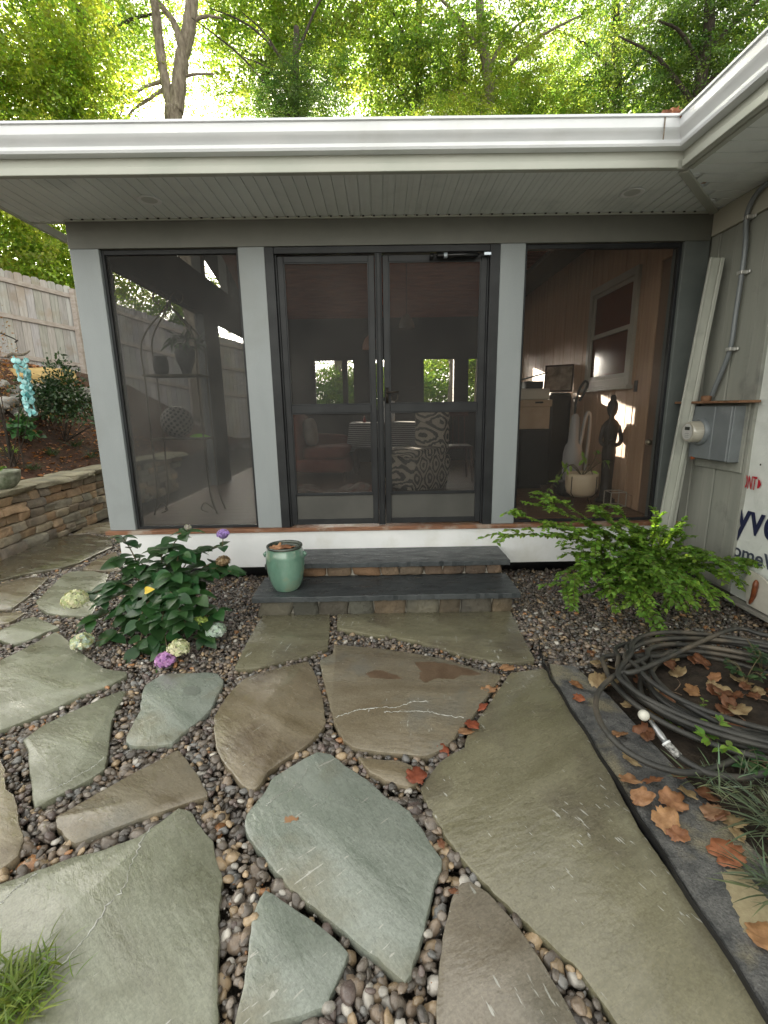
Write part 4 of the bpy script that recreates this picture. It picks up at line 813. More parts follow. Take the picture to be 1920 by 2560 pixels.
LB, LD, LN_, LS = map(np.array, (LB, LD, LN_, LS)); tp = leaf_tpl(8, .66, .25, .28, .02, .85)
v, f, c = place_leaves(tp, LB, LD, LN_, LS, jitcol(len(LB), .7, 1.25)*np.array(LC)[:, None])
bulk('foliage', v, f, c, LEAFH, origin=tuple(HB), parent=hyd, nper=4)
def flower(p, R_, cols, name='flower_head', flat=.85):
    k = int(170*(R_/.055)**2); q = rng.normal(size=(k, 3)); q /= np.linalg.norm(q, axis=1)[:, None]; q[:, 2] = np.abs(q[:, 2])*1.0-.25*rng.random(k)
    q /= np.linalg.norm(q, axis=1)[:, None]; pos = np.array(p)+q*R_*np.array([1, 1, flat])*rng.uniform(.88, 1.06, (k, 1)); V = []; F = []; Cc = []
    for i in range(k):
        n_ = q[i]+rng.normal(size=3)*.25; n_ /= np.linalg.norm(n_); a = np.cross(n_, [.3, .5, .8]); a /= np.linalg.norm(a); b = np.cross(n_, a); th = rng.uniform(0, 2); s_ = R_*.19*rng.uniform(.8, 1.2); col = np.array(cols[rng.integers(len(cols))])*rng.uniform(.8, 1.15)
        for pt in range(4):
            e_ = math.cos(th+pt*PI/2)*a+math.sin(th+pt*PI/2)*b; e2_ = np.cross(n_, e_); i0 = len(V)
            V += [pos[i], pos[i]+s_*(.6*e_+.45*e2_)+n_*s_*.12, pos[i]+s_*e_+n_*s_*.05, pos[i]+s_*(.6*e_-.45*e2_)+n_*s_*.12]; F.append((i0, i0+3, i0+2, i0+1)); Cc += [col]*4
    sp_ = [(R_*.8*math.sin(a), -R_*.8*flat*math.cos(a)) for a in np.linspace(.05, PI-.05, 10)]
    mb = MB(); mb.add(V, F, np.array(Cc)); mb.lathe(sp_, 14, tuple(p), cap=False, col=np.array(cols[0])*.45)
    return build(mb, name, PETAL, hyd, origin=None)
CRM = [(.72, .72, .50), (.60, .64, .42), (.78, .74, .55), (.46, .52, .28)]; VIO = [(.42, .28, .72), (.52, .36, .80), (.36, .25, .62)]; LIL = [(.55, .28, .62), (.62, .36, .68), (.50, .25, .60)]; BLG = [(.50, .60, .56), (.58, .66, .60), (.42, .55, .44)]
GRN = [(.34, .44, .10), (.28, .40, .08)]; BRN = [(.30, .20, .10), (.22, .14, .07), (.42, .32, .2)]
def fl(dx, dy, y, R_, cols, lb):
    R_ *= 1.2; o = flower(hp3(dx, dy, y), R_, cols); o['label'] = lb
    p = hp3(dx, dy, y); b = np.array(tips[int(np.argmin([np.linalg.norm(np.array(t)-p) for t in tips]))]); build(MB().tube(spline([b, (b+p)/2+np.array([0, 0, -.01]), p], 8), .003, 6), 'flower_stalk', STEM, hyd, smooth=True)
fl(162, 1298, 2.85, .062, CRM, 'round cream flower head'); fl(178, 1388, 2.65, .052, CRM+BLG, 'cream and blue-green flower head'); fl(482, 1155, 3.15, .036, VIO, 'violet flower head'); fl(482, 1213, 3.05, .040, BRN, 'dried brown flower head')
fl(433, 1342, 2.68, .034, GRN, 'small lime-green flower head'); fl(466, 1364, 2.68, .050, BLG, 'pale blue-green flower head'); fl(385, 1402, 2.50, .050, CRM, 'cream flower head at the front'); fl(357, 1427, 2.44, .046, LIL, 'lilac-pink flower head'); fl(405, 1140, 3.0, .02, [(.6, .55, .5), (.45, .5, .3)], 'tiny budding flower head')
p = hp3(313, 1278, 2.72); t5 = leaf_tpl(8, .8, .5, .5, .02, .85); v, f, c = place_leaves(t5, np.array([p]), np.array([[.6, -.3, .35]]), np.array([[0, -.8, .6]]), np.array([.06]), np.array([[14., 5., .3]])); bulk('yellow_leaf', v, f, c, mat('yellow_leaf', (.55, .38, .02), (.65, .5, .05), 20, rough=.4), origin=tuple(HB), parent=hyd, nper=4)
p = hp3(335, 1445, 2.42); v, f, c = place_leaves(t5, np.array([p]), np.array([[0, -.4, -.5]]), np.array([[0, -.8, .6]]), np.array([.045]), np.array([[2., 2., 1.]])); bulk('pale_leaf', v, f, c, LEAFH, origin=tuple(HB), parent=hyd, nper=4)

# ================================================================== SHRUB (right)
SB = np.array([1.93, 3.2, .04]); shr = empty('arching_shrub', tuple(SB)); tag(shr, 'bright green shrub with arching small-leaved branches below the right screen', 'shrub')
br = []
for dx, dy, y in [(1088, 1158, 3.0), (1110, 1110, 3.05), (1175, 1070, 3.15), (1130, 1085, 3.2), (1215, 1140, 3.0), (1290, 1105, 3.2), (1330, 1100, 3.3), (1350, 1130, 3.1), (1420, 1120, 3.1), (1400, 1145, 2.95), (1460, 1150, 3.1), (1500, 1190, 3.05), (1540, 1210, 2.95), (1600, 1228, 2.95), (1625, 1215, 3.0), (1575, 1250, 2.9), (1240, 1200, 2.95), (1222, 1250, 2.85), (1215, 1280, 2.8), (1250, 1230, 2.95), (1280, 1180, 2.95), (1300, 1260, 2.75), (1385, 1330, 2.65), (1360, 1290, 2.75), (1420, 1275, 2.75), (1460, 1290, 2.7), (1470, 1240, 2.9), (1340, 1200, 2.9), (1380, 1210, 2.8), (1430, 1200, 2.85), (1320, 1230, 2.85), (1490, 1260, 2.8), (1540, 1285, 2.8), (1400, 1240, 2.7), (1270, 1150, 3.1), (1350, 1160, 3.0), (1290, 1290, 2.85), (1500, 1230, 3.1), (1380, 1170, 3.2), (1440, 1170, 3.2), (1450, 1250, 3.0)]:
    br.append(hp3(dx, dy, y))
LB = []; LD = []; LN_ = []; LS = []; LC = []
def twig(pts, lv, rad, leaves=True, start=.25, bright=1.):
    s_ = spline(pts, 30); build(MB().tube(s_, np.linspace(rad, .0012, 30), 5), 'branch', STEM, shr, smooth=True)
    L_ = np.linalg.norm(np.diff(s_, axis=0), axis=1).sum(); k = int(L_*(1-start)/.0135)
    for j in range(k):
        t = start+(1-start)*j/k; i = min(int(t*29), 28); d = s_[i+1]-s_[i]; d /= np.linalg.norm(d)+1e-9; sd_ = np.cross(d, U3); sd_ /= np.linalg.norm(sd_)+1e-9
        pos = s_[i]+(s_[i+1]-s_[i])*(t*29-i)
        for s1 in (-1, 1):
            LB.append(pos); LD.append(sd_*s1+d*.7+U3*random.uniform(-.1, .35)+rng.normal(size=3)*.2); LN_.append(U3+rng.normal(size=3)*.3); LS.append(random.uniform(.034, .050)*(1-.2*t)); LC.append(bright*(.85+.35*t))
    return s_
for i, t in enumerate(br):
    t = np.array(t); b = SB+np.array([random.uniform(-.05, .05), random.uniform(-.05, .05), 0]); rise = .22+.12*random.random()
    m_ = b*.5+t*.5+np.array([0, 0, rise*.7]); q_ = t*.8+b*.2+np.array([0, 0, rise*.35])
    s_ = twig([b, b*.75+t*.25+np.array([0, 0, rise*.6]), m_, q_, t], 1, .006, start=.38, bright=1.15 if i in (7, 8, 9, 10) else 1.)  # sunlight put into the leaf colour of a few upper branches
    for k in range(10):
        i0 = random.randint(9, 27); p0 = s_[i0]; dd = (s_[min(29, i0+3)]-s_[i0]); dd /= np.linalg.norm(dd)+1e-9; lat = np.cross(dd, U3)*random.choice((-1, 1))
        L_ = random.uniform(.08, .24); e_ = p0+dd*L_*.7+lat*L_*.7+np.array([0, 0, random.uniform(-.07, .03)]); twig([p0, (p0+e_)/2+np.array([0, 0, .02]), e_], 1, .002, start=.08)
LB, LD, LN_, LS = map(np.array, (LB, LD, LN_, LS)); tp = leaf_tpl(3, .62, .3, .15)
v, f, c = place_leaves(tp, LB, LD, LN_, LS, jitcol(len(LB), .55, 1.35)*np.array(LC)[:, None]); bulk('foliage', v, f, c, LEAFS, origin=tuple(SB), parent=shr, nper=4)

# ---------------- low plants of the right bed: sprigs and grass tufts
def sprig(x, y, z, label, n=26, sz=.045, h=.12, m=LEAFH, seed=0, spread=.09):
    e_ = empty('leafy_sprig', (x, y, z)); tag(e_, label, 'plant'); B_ = []; D_ = []; 
    for i in range(4):
        a = random.uniform(0, 6); t = np.array([x+math.cos(a)*spread, y+math.sin(a)*spread, z+h*random.uniform(.6, 1)]); build(MB().tube(spline([(x, y, z), ((x+t[0])/2, (y+t[1])/2, z+h*.6), t], 8), .002, 5), 'stem', STEM, e_)
        for j in range(n//4): u = random.uniform(.4, 1); B_.append(np.array([x, y, z])*(1-u)+t*u); a2 = random.uniform(0, 6); D_.append((math.cos(a2), math.sin(a2), random.uniform(.0, .5)))
    B_, D_ = np.array(B_), np.array(D_); v, f, c = place_leaves(leaf_tpl(5, .5, .2, .2), B_, D_, np.tile(U3, (len(B_), 1))+rng.normal(size=(len(B_), 3))*.2, np.full(len(B_), sz)*rng.uniform(.7, 1.2, len(B_)), jitcol(len(B_), .9, 1.7)); bulk('foliage', v, f, c, m, origin=(x, y, z), parent=e_, nper=4); return e_
def tuft(x, y, z, label, n=70, L_=.16, m=LEAFS, lean_=(0, 0), w_=.004, bright=.8, cat='grass', name='grass_tuft', spread=.03):
    B_ = np.array([(x+random.gauss(0, spread), y+random.gauss(0, spread), z) for _ in range(n)]); a = rng.uniform(0, 2*PI, n); D_ = np.stack([np.cos(a)*.6+lean_[0], np.sin(a)*.6+lean_[1], rng.uniform(.5, 1.3, n)], 1)
    v, f, c = place_leaves(leaf_tpl(6, w_/L_*1.5, .2, .55), B_, D_, np.tile(U3, (n, 1))+rng.normal(size=(n, 3))*.3, np.full(n, L_)*rng.uniform(.6, 1.2, n), jitcol(n, .7, 1.5)*bright); o = bulk(name, v, f, c, m, origin=(x, y, z), nper=4); tag(o, label, cat); return o
q = PZ(*zH(1240, 1060), .1); sprig(q[0], q[1], .1, 'glossy green sprig growing through the front of the hose coil', 40, .045, .12, LEAFS)
q = PZ(*zH(1420, 1160), .1); sprig(q[0], q[1], .1, 'leafy green sprig right of the one through the hose, below the sweep', 36, .05, .08, LEAFH)
q = PZ(*zH(1480, 480), .12); sprig(q[0], q[1], .12, 'dark green sprig at the upper right of the hose coil', 44, .045, .12, LEAFB)
q = PZ(*zH(1610, 420), .12); sprig(q[0], q[1], .12, 'dark sprig cut by the right edge above the hose coil', 44, .05, .16, LEAFB)
q = PZ(*zH(1130, 720), .1); sprig(q[0], q[1], .1, 'tiny pale seedling inside the hose coil', 8, .022, .05, LEAFS, spread=.02)
q = PZ(*zH(900, 860), .1); sprig(q[0], q[1], .1, 'small yellow-green seedling between the wand and the hose', 8, .028, .03, LEAFS, spread=.03)
VG = leafm('variegated_grass', (.10, .16, .09), (.30, .36, .24), .2)
q = PZ(*zH(1190, 1330), .1); tuft(q[0], q[1], .1, 'pale variegated grass tuft just below the hose', 36, .11, VG, (-.2, -.2), .004, .8)
q = PZ(*zH(1560, 1330), .1); tuft(q[0], q[1], .1, 'grass tuft at the right edge below the hose', 40, .12, VG, (-.1, -.3), .004, .6)
q = PZ(*zH(1659, 1640), .1); tuft(q[0]+.03, q[1], .1, 'large dark grass tuft at the right edge beside the concrete strip', 60, .17, VG, (-.7, .1), .004, .5)
q = PZ(1950, 2230, .1); tuft(q[0], q[1], .1, 'dark grass tuft low on the right edge near the sand patch', 40, .13, VG, (-.6, .3), .004, .45)
LAWN = leafm('lawn_blades', (.09, .15, .025), (.20, .27, .06), .3)
q = PZ(20, 2500, .09); o = tuft(q[0], q[1], .085, 'bright green grass clump in the bottom left corner', 420, .075, LAWN, (.15, .1), .0035, 1.0, spread=.045)

# ================================================================== LEFT GARDEN
rw = empty('retaining_wall', (-3.95, 6, .03)); tag(rw, 'low curved fieldstone retaining wall with flat caps left of the porch', 'retaining wall')
def wx(y): return -3.86-.10*math.sin((y-3.5)*.45)-.02*y*0
core = MB(); yy = np.linspace(3.2, 9, 30)
for a, b in zip(yy[:-1], yy[1:]): core.add([(wx(a)-.07, a, 0), (wx(b)-.07, b, 0), (wx(b)-.35, b, 0), (wx(a)-.35, a, 0), (wx(a)-.07, a, .64), (wx(b)-.07, b, .64), (wx(b)-.35, b, .64), (wx(a)-.35, a, .64)], [(0, 1, 5, 4), (1, 2, 6, 5), (2, 3, 7, 6), (3, 0, 4, 7), (4, 5, 6, 7)])
build(core, 'wall_core', SOIL, rw)
wallmb = MB(); z = .02
while z < .60:
    h_ = random.choice([.10, .14, .18, .2]); h_ = min(h_, .66-z) if z+h_ < .60 else .66-z; y = 3.2+random.uniform(0, .1)
    while y < 9:
        l = random.uniform(.14, .42); xx = wx(y)-.03*z/.66
        if random.random() < .25 and h_ > .12:
            for zz0, zz1 in ((z, z+h_*.5), (z+h_*.5, z+h_)): stone(wallmb, xx-.14, xx+random.uniform(-.01, .02), y, y+l-.006, zz0+.003, zz1-.002, scol()*1.25, p=12, nz=.10, res=7)
        else: stone(wallmb, xx-.16, xx+random.uniform(-.015, .025), y+.003, y+l-.006, z+.002, z+h_-.003, scol()*1.25, p=12, nz=.10, res=7)
        y += l
    z += h_
wf_ = build(wallmb, 'stonework', STONEW, rw, smooth=True, sharp=38)
y = 3.2; ci_ = 0
while y < 9:
    l = random.uniform(.35, .75); mb = MB(); stone(mb, wx(y)-.40, wx(y)+random.uniform(.0, .05), y+.004, y+l-.008, .655, .655+random.uniform(.07, .10), np.array([.95, 1., .9])*random.uniform(.85, 1.1), p=7, nz=.10, res=9)
    build(mb, 'cap_stone', STONEW, rw, smooth=True, sharp=55); y += l
def onT(px, py):
    d = _R*(px-960)/FPX+_U*(1280-py)/FPX+_F; t = 2.
    while t < 40:
        p = CAM+d*t
        if p[2] < terr(p[0], p[1]) and p[0] < -4: return p
        t += .02
    return CAM+d*9
# leaf litter on the slope (stuff)
k = 5200; X_ = -4.1-rng.random(k)**.8*3.2; Y_ = 3.5+rng.random(k)*6.5
B_ = np.stack([X_, Y_, [terr(a, b)+.012 for a, b in zip(X_, Y_)]], 1); a = rng.uniform(0, 2*PI, k)
tint = np.array([(.9, .62, .5), (.55, .4, .35), (1.2, .9, .75), (.4, .3, .28), (1.1, 1.0, .9)])[rng.integers(5, size=k)]
v, f, c = place_leaves(leaf_tpl(3, .6, .5, .1), B_, np.stack([np.cos(a), np.sin(a), rng.uniform(-.1, .4, k)], 1), np.tile(U3, (k, 1))+rng.normal(size=(k, 3))*.4, rng.uniform(.03, .085, k), tint)
o = bulk('leaf_litter', v, f, c, DRY, nper=4); tag(o, 'brown fallen leaves and mulch covering the planting bed above the stone wall', 'leaf litter', kind='stuff')
# fence
def fence_section(p0, p1, z0, z1, label, h=1.78):
    f0 = empty('wood_fence', (p0[0], p0[1], z0)); tag(f0, label, 'fence'); L_ = math.dist(p0, p1); n_ = int(L_/.148); d = np.array([(p1[0]-p0[0])/L_, (p1[1]-p0[1])/L_]); nn_ = np.array([d[1], -d[0]])
    mb = MB()
    for i in range(n_):
        a = np.array(p0)+d*(i*L_/n_); b = np.array(p0)+d*((i+1)*L_/n_-.007); zb = z0+(z1-z0)*i/n_; zt = zb+h+random.uniform(-.012, .012); zb = min(zb, terr(*a))-.05
        col = np.array([random.uniform(.75, 1.15)]*3)*np.array([1, random.uniform(.95, 1.02), random.uniform(.9, 1.05)]); t_ = .018*nn_
        a1 = a+d*.025; b1 = b-d*.025
        V = [(*a, zb), (*b, zb), (*b, zt-.03), (*b1, zt), (*a1, zt), (*a, zt-.03)]; V += [(x-t_[0], y-t_[1], z) for x, y, z in V]
        mb.add(V, [(0, 1, 2, 3, 4, 5), (11, 10, 9, 8, 7, 6)]+[(j, 6+j, 6+(j+1) % 6, (j+1) % 6) for j in range(6)], col)
    build(mb, 'fence_boards', FENCE, f0)
    for fz in (.12, .88, 1.55):
        a, b = np.array(p0), np.array(p1); V = []
        for (q, zq) in ((a, z0), (b, z1)):
            for du, dz_ in ((.002, 0), (.04, 0), (.04, .085), (.002, .085)): V.append((q[0]+nn_[0]*du, q[1]+nn_[1]*du, zq+fz+dz_))
        build(MB().add(V, [(0, 4, 5, 1), (1, 5, 6, 2), (2, 6, 7, 3), (3, 7, 4, 0), (0, 1, 2, 3), (7, 6, 5, 4)]), 'rail', FENCE2, f0)
    for q, zq in ((p0, z0), (p1, z1)):
        a = np.array(q)+nn_*.05; build(MB().box(a[0]-.05, a[0]+.05, a[1]-.05, a[1]+.05, terr(*a)-.1, zq+h-.04), 'post', FENCE2, f0, bevel=.004)
FENCE = mat('weathered_boards', (.27, .265, .26), (.40, .39, .385), 5, (6, 6, .5), rough=.85, attr=True, third=(.30, .27, .24), tscale=2.5, bump=.3)
FENCE2 = mat('weathered_rails', (.27, .23, .20), (.38, .34, .31), 4, (2, 2, 4), rough=.85, bump=.3)
fence_section((-8.6, 7.6), (-6.62, 11.0), 2.66, 2.40, 'weathered wooden board fence section on the slope left of the porch')
fence_section((-6.55, 11.1), (-5.2, 13.4), 2.36, 1.98, 'fence section seen through the left porch screen')
fence_section((-5.15, 13.5), (-3.6, 16.2), 1.95, 1.7, 'fence section farthest back behind the porch')
# wind chime on a hook
ct = PY(46, 888, 4.8)
hk = empty('garden_hook', (-4.15, 4.75, .7)); tag(hk, 'thin black garden hook at the left edge that carries the shell wind chime', 'garden hook')
build(MB().tube(spline([(-4.15, 4.75, .6), (-4.15, 4.75, 1.6), (-4.14, 4.75, 2.25), (-4.05, 4.76, 2.42), (-3.9, 4.78, 2.38), (ct[0]-.03, 4.8, ct[2]+.16), (ct[0]-.01, 4.8, ct[2]+.12), (ct[0]+.02, 4.8, ct[2]+.14)], 50), .006, 8), 'hook_rod', IRON, hk, smooth=True)
ch = empty('wind_chime', tuple(ct)); tag(ch, 'aqua capiz shell wind chime hanging from a piece of driftwood', 'wind chime')
build(MB().tube(spline([ct+np.array([-.11, 0, -.015]), ct+np.array([-.05, -.01, .01]), ct+np.array([.03, .01, .005]), ct+np.array([.12, 0, .04])], 12), [.006, .013, .016, .014, .016, .013, .015, .012, .013, .01, .008, .004], 8), 'driftwood', BARK, ch, smooth=True)
build(MB().tube([ct, ct+np.array([0, 0, .13])], .0015, 5), 'string', IRON, ch)
AQ = mat('aqua_shell', (.16, .50, .52), (.42, .72, .72), 25, rough=.25, attr=True, coat=.3)
for i in range(72):
    u = i/72; rr_ = .058*(1-u*.5); a = random.uniform(0, 6); zc = ct[2]-.03-.54*u; cx_, cy_ = ct[0]+.01+rr_*math.cos(a)*.8+.02*u, ct[1]+rr_*math.sin(a); th = random.uniform(-.9, .9)
    M = Matrix.Translation((cx_, cy_, zc))@Matrix.Rotation(th, 4, 'Z')@Matrix.Rotation(PI/2+random.uniform(-.25, .25), 4, 'X')
    mb = MB().lathe([(.001, -.0012), (.022, -.001), (.027, 0), (.022, .001), (.001, .0012)], 14, cap=False, col=np.ones(3)*random.uniform(.75, 1.25)); mb.v[0] = mb.v[0]@np.array(M.to_3x3()).T+np.array(M.translation)
    build(mb, 'shell', AQ, ch, smooth=True)
# bushes
def bush(c, rx, ry, rz_, k, sz, m, name, label, cat='bush', tpl=None, br=(.7, 1.3), stems=9, drop=.0):
    c = np.array(c, float); e_ = empty(name, tuple(c)); tag(e_, label, cat)
    q = rng.normal(size=(k, 3)); q /= np.linalg.norm(q, axis=1)[:, None]; q[:, 2] = np.abs(q[:, 2])*1.3-.35; lump = 1+.22*np.sin(q[:, 0]*5+c[0])*np.cos(q[:, 1]*4)+.18*np.sin(q[:, 2]*7+q[:, 0]*3); rad = (rng.random(k)**.45)*lump
    pos = c+np.array([0, 0, rz_*.45])+q*rad[:, None]*np.array([rx, ry, rz_*.62]); d = q+rng.normal(size=(k, 3))*.7; d[:, 2] -= .1
    v, f, cc2 = place_leaves(tpl or leaf_tpl(3, .5, .25, .2), pos, d, U3+rng.normal(size=(k, 3))*.5, sz*rng.uniform(.7, 1.3, k), jitcol(k, *br)); bulk('foliage', v, f, cc2, m, origin=tuple(c), parent=e_, nper=4)
    for i in range(stems):
        j = rng.integers(k); build(MB().tube(spline([c+rng.normal(size=3)*.03*np.array([1, 1, 0]), c*.5+pos[j]*.5+np.array([0, 0, -.03]), pos[j]], 8), np.linspace(.008, .002, 8), 5), 'stem', BARKD, e_)
    return e_
q = onT(165, 1105); bush(q, .62, .55, 1.15, 3600, .062, LEAFB, 'garden_bush', 'dark green leafy bush on the slope beside the porch corner')
q = onT(58, 1105); bush(q+np.array([0, 0, -.02]), .20, .20, .38, 170, .085, LEAFH, 'leafy_plant', 'small plant with broad green leaves below the aqua wind chime', 'plant', leaf_tpl(5, .7, .2, .2), (1.2, 2.3), 6)
q = PY(5*1.1573, 760*1.1573, 5.6); bush((q[0]-.1, 5.6, .9), .42, .3, 2.0, 700, .03, DRY, 'red_leaved_sapling', 'sparse reddish-brown sapling at the left edge behind the wind chime', 'sapling', None, (.35, .8), 12)
for dx, dy, lb, s_ in [(129, 1141, 'grassy tuft in the middle of the leaf-covered bed', .2), (186, 1118, 'grassy tuft right of the middle one, under the dark bush', .2), (227, 1145, 'small yellow-green tuft on the bed near the porch post', .14), (81, 1176, 'small tuft on the bed just right of the carved planter', .16), (22, 1134, 'green seedling clump at the left edge under the wind chime', .12)]:
    q = onT(dx, dy); tuft(q[0], q[1], q[2], lb, 60, s_, LEAFB if dy > 1136 or dx == 186 else LEAFS, (0, 0), .006, 1.3, cat='plant', name='grass_tuft', spread=.04)
# carved stone planter on the wall
q = np.array(PY(22*1.1573, 1052*1.1573, 4.95)); q[2] = .735; q[0] = -4.03; cpn = empty('stone_planter', tuple(q)); tag(cpn, 'round carved greenish stone planter standing on the wall cap at the left edge', 'planter')
CPM = mat('mossy_concrete', (.17, .19, .13), (.32, .33, .26), 14, rough=.85, bump=.5, third=(.10, .13, .07), tscale=6)
V = []; F = []; nn_ = 72; prof2 = [(.09, 0), (.13, .02), (.165, .07), (.18, .12), (.178, .15), (.19, .165), (.195, .19), (.17, .195), (.15, .15), (.01, .14)]
for j_, (r, z) in enumerate(prof2):
    for i in range(nn_):
        a = 2*PI*i/nn_; rr_ = r*(1+(.06*max(0, math.sin(a*9+z*18)) if 1 <= j_ <= 4 else 0)); V.append((q[0]+rr_*math.cos(a), q[1]+rr_*math.sin(a), q[2]+z))
for j_ in range(len(prof2)-1): F += [(j_*nn_+i, j_*nn_+(i+1) % nn_, (j_+1)*nn_+(i+1) % nn_, (j_+1)*nn_+i) for i in range(nn_)]
build(MB().add(V, F), 'bowl', CPM, cpn, smooth=True); sprig(q[0], q[1], q[2]+.15, 'bright green seedlings growing in the carved stone planter', 30, .05, .12, LEAFS, spread=.07)
# rocks and the yellow slab under the fence
ROCK = mat('pale_rock', (.26, .25, .23), (.42, .40, .37), 6, rough=.8, bump=.6, attr=True)
for i in range(34):
    px, py = random.uniform(-20, 215), random.uniform(950, 1045)
    if px > 90 and py > 1000: continue
    q = onT(px, py); s_ = random.uniform(.10, .26); mb = MB(); stone(mb, q[0]-s_, q[0]+s_, q[1]-s_*.7, q[1]+s_*.7, q[2]-s_*.3, q[2]+s_*.45, np.ones(3)*random.uniform(.55, 1.3), p=3, nz=.25, res=7)
    tag(build(mb, 'boulder', ROCK, smooth=True, sharp=50), 'one of the pale boulders heaped on the slope below the fence', 'rock', 'boulders on the slope below the fence')
q = onT(90, 950); mb = MB(); stone(mb, q[0]-.75, q[0]+.55, q[1]-.3, q[1]+.3, q[2]-.1, q[2]+.17, (1, 1, 1), p=4, nz=.2, res=9)
tag(build(mb, 'yellow_boulder', mat('yellow_sandstone', (.42, .29, .11), (.55, .40, .17), 4, rough=.8), smooth=True), 'long yellow sandstone boulder at the foot of the fence', 'rock')

# ================================================================== INSIDE THE PORCH
FZ = DZ+.001
rk = empty('plant_stand', (-1.86, 4.5, FZ)); tag(rk, 'wrought-iron scrolled plant rack behind the left screen', 'plant rack')
BRZ = mat('bronze_iron', (.10, .08, .05), (.22, .18, .12), 20, rough=.4, metal=.5)
for s1 in (-1, 1):
    for yo in (-.12, .12):
        pts_ = [(-1.86+s1*.30, 4.5+yo, FZ), (-1.86+s1*.25, 4.5+yo, .75), (-1.86+s1*.24, 4.5+yo, 1.27), (-1.86+s1*.235, 4.5+yo, 1.8), (-1.86+s1*.245, 4.5+yo*.9, 2.05), (-1.86+s1*.20, 4.5+yo*.6, 2.2), (-1.86+s1*.09, 4.5+yo*.3, 2.34), (-1.86+s1*.015, 4.5+yo*.1, 2.43), (-1.86+s1*.03, 4.5, 2.52), (-1.86+s1*.10, 4.5, 2.56), (-1.86+s1*.135, 4.5, 2.50), (-1.86+s1*.10, 4.5, 2.45), (-1.86+s1*.08, 4.5, 2.48)]
        build(MB().tube(spline(pts_, 60), .0075, 8), 'upright', BRZ, rk, smooth=True)
    for zz0 in (.60,):
        build(MB().tube(spline([(-1.86+s1*.27, 4.38, zz0), (-1.86+s1*.2, 4.36, zz0+.06), (-1.86+s1*.16, 4.36, zz0), (-1.86+s1*.22, 4.36, zz0-.03)], 20), .006, 6), 'scroll', BRZ, rk, smooth=True)
for z in (1.82, 1.25):
    mb = MB().box(-2.11, -1.61, 4.36, 4.375, z, z+.015).box(-2.11, -1.61, 4.625, 4.64, z, z+.015).box(-2.11, -2.095, 4.375, 4.625, z, z+.015).box(-1.625, -1.61, 4.375, 4.625, z, z+.015)
    for i in range(9): mb.box(-2.07+i*.05, -2.06+i*.05, 4.375, 4.625, z+.003, z+.012)
    build(mb, 'shelf', BRZ, rk)
p1 = tag(build(MB().lathe([(.001, 0), (.048, 0), (.066, .05), (.068, .12), (.058, .15), (.062, .165), (.05, .165), (.048, .13), (.001, .13)], 28, (-1.99, 4.5, 1.836), cap=False), 'dark_pot', mat('dark_pot', (.03, .03, .03), (.06, .058, .055), 10, rough=.5), smooth=True), 'small dark pot on the left of the iron rack shelf', 'pot')
p2 = tag(build(MB().lathe([(.001, 0), (.05, 0), (.04, .02), (.05, .05), (.082, .13), (.088, .20), (.08, .23), (.09, .25), (.07, .25), (.06, .2), (.001, .2)], 28, (-1.76, 4.5, 1.836), cap=False), 'urn', mat('urn_grey', (.06, .065, .07), (.12, .12, .12), 10, rough=.5), smooth=True), 'taller grey urn on the right of the iron rack shelf', 'urn')
bush((-1.76, 4.5, 2.05), .15, .12, .14, 70, .10, LEAFB, 'urn_plant', 'spiky plant growing in the grey urn on the iron rack', 'plant', leaf_tpl(4, .22, .3, .5), (1., 2.5), 4)
sph = MB(); R_ = .145; c_ = (-1.90, 4.5, 1.268+R_); 
tt = [(R_*math.sin(a), -R_*math.cos(a)) for a in np.linspace(.02, PI-.02, 26)]
lan = build(MB().lathe(tt, 40, c_, cap=False), 'sphere_lantern', mat('pale_ceramic', (.30, .27, .23), (.40, .36, .31), 10, rough=.5), smooth=True); tag(lan, 'pale round lantern pierced with holes on the lower shelf of the iron rack', 'lantern')
hb = MB()
for i in range(170):
    z_ = 1-2*(i+.5)/170; a = i*2.39996; r_ = math.sqrt(1-z_*z_); n_ = np.array([r_*math.cos(a), r_*math.sin(a), z_]); u_ = np.cross(n_, [.2, .4, .9]); u_ /= np.linalg.norm(u_); w_ = np.cross(n_, u_); V = [np.array(c_)+n_*(R_+.0008)+(u_*math.cos(t)+w_*math.sin(t))*R_*.085 for t in np.linspace(0, 2*PI, 9)[:-1]]
    hb.add(V, [tuple(range(8))])
build(hb, 'pierced_pattern', BLACK, lan)
v, f, c = place_leaves(leaf_tpl(6, .3, .3, .1), np.array([[-1.76, 4.40, 1.28]]), np.array([[1., 0, .05]]), np.array([[0, -.6, 1.]]), np.array([.2]), np.array([[3., 4., 2.]])); tag(bulk('green_leaf_dish', v, f, c, LEAFS, nper=4, origin=(-1.7, 4.4, 1.27)), 'pale green leaf-shaped dish beside the pierced lantern', 'dish')
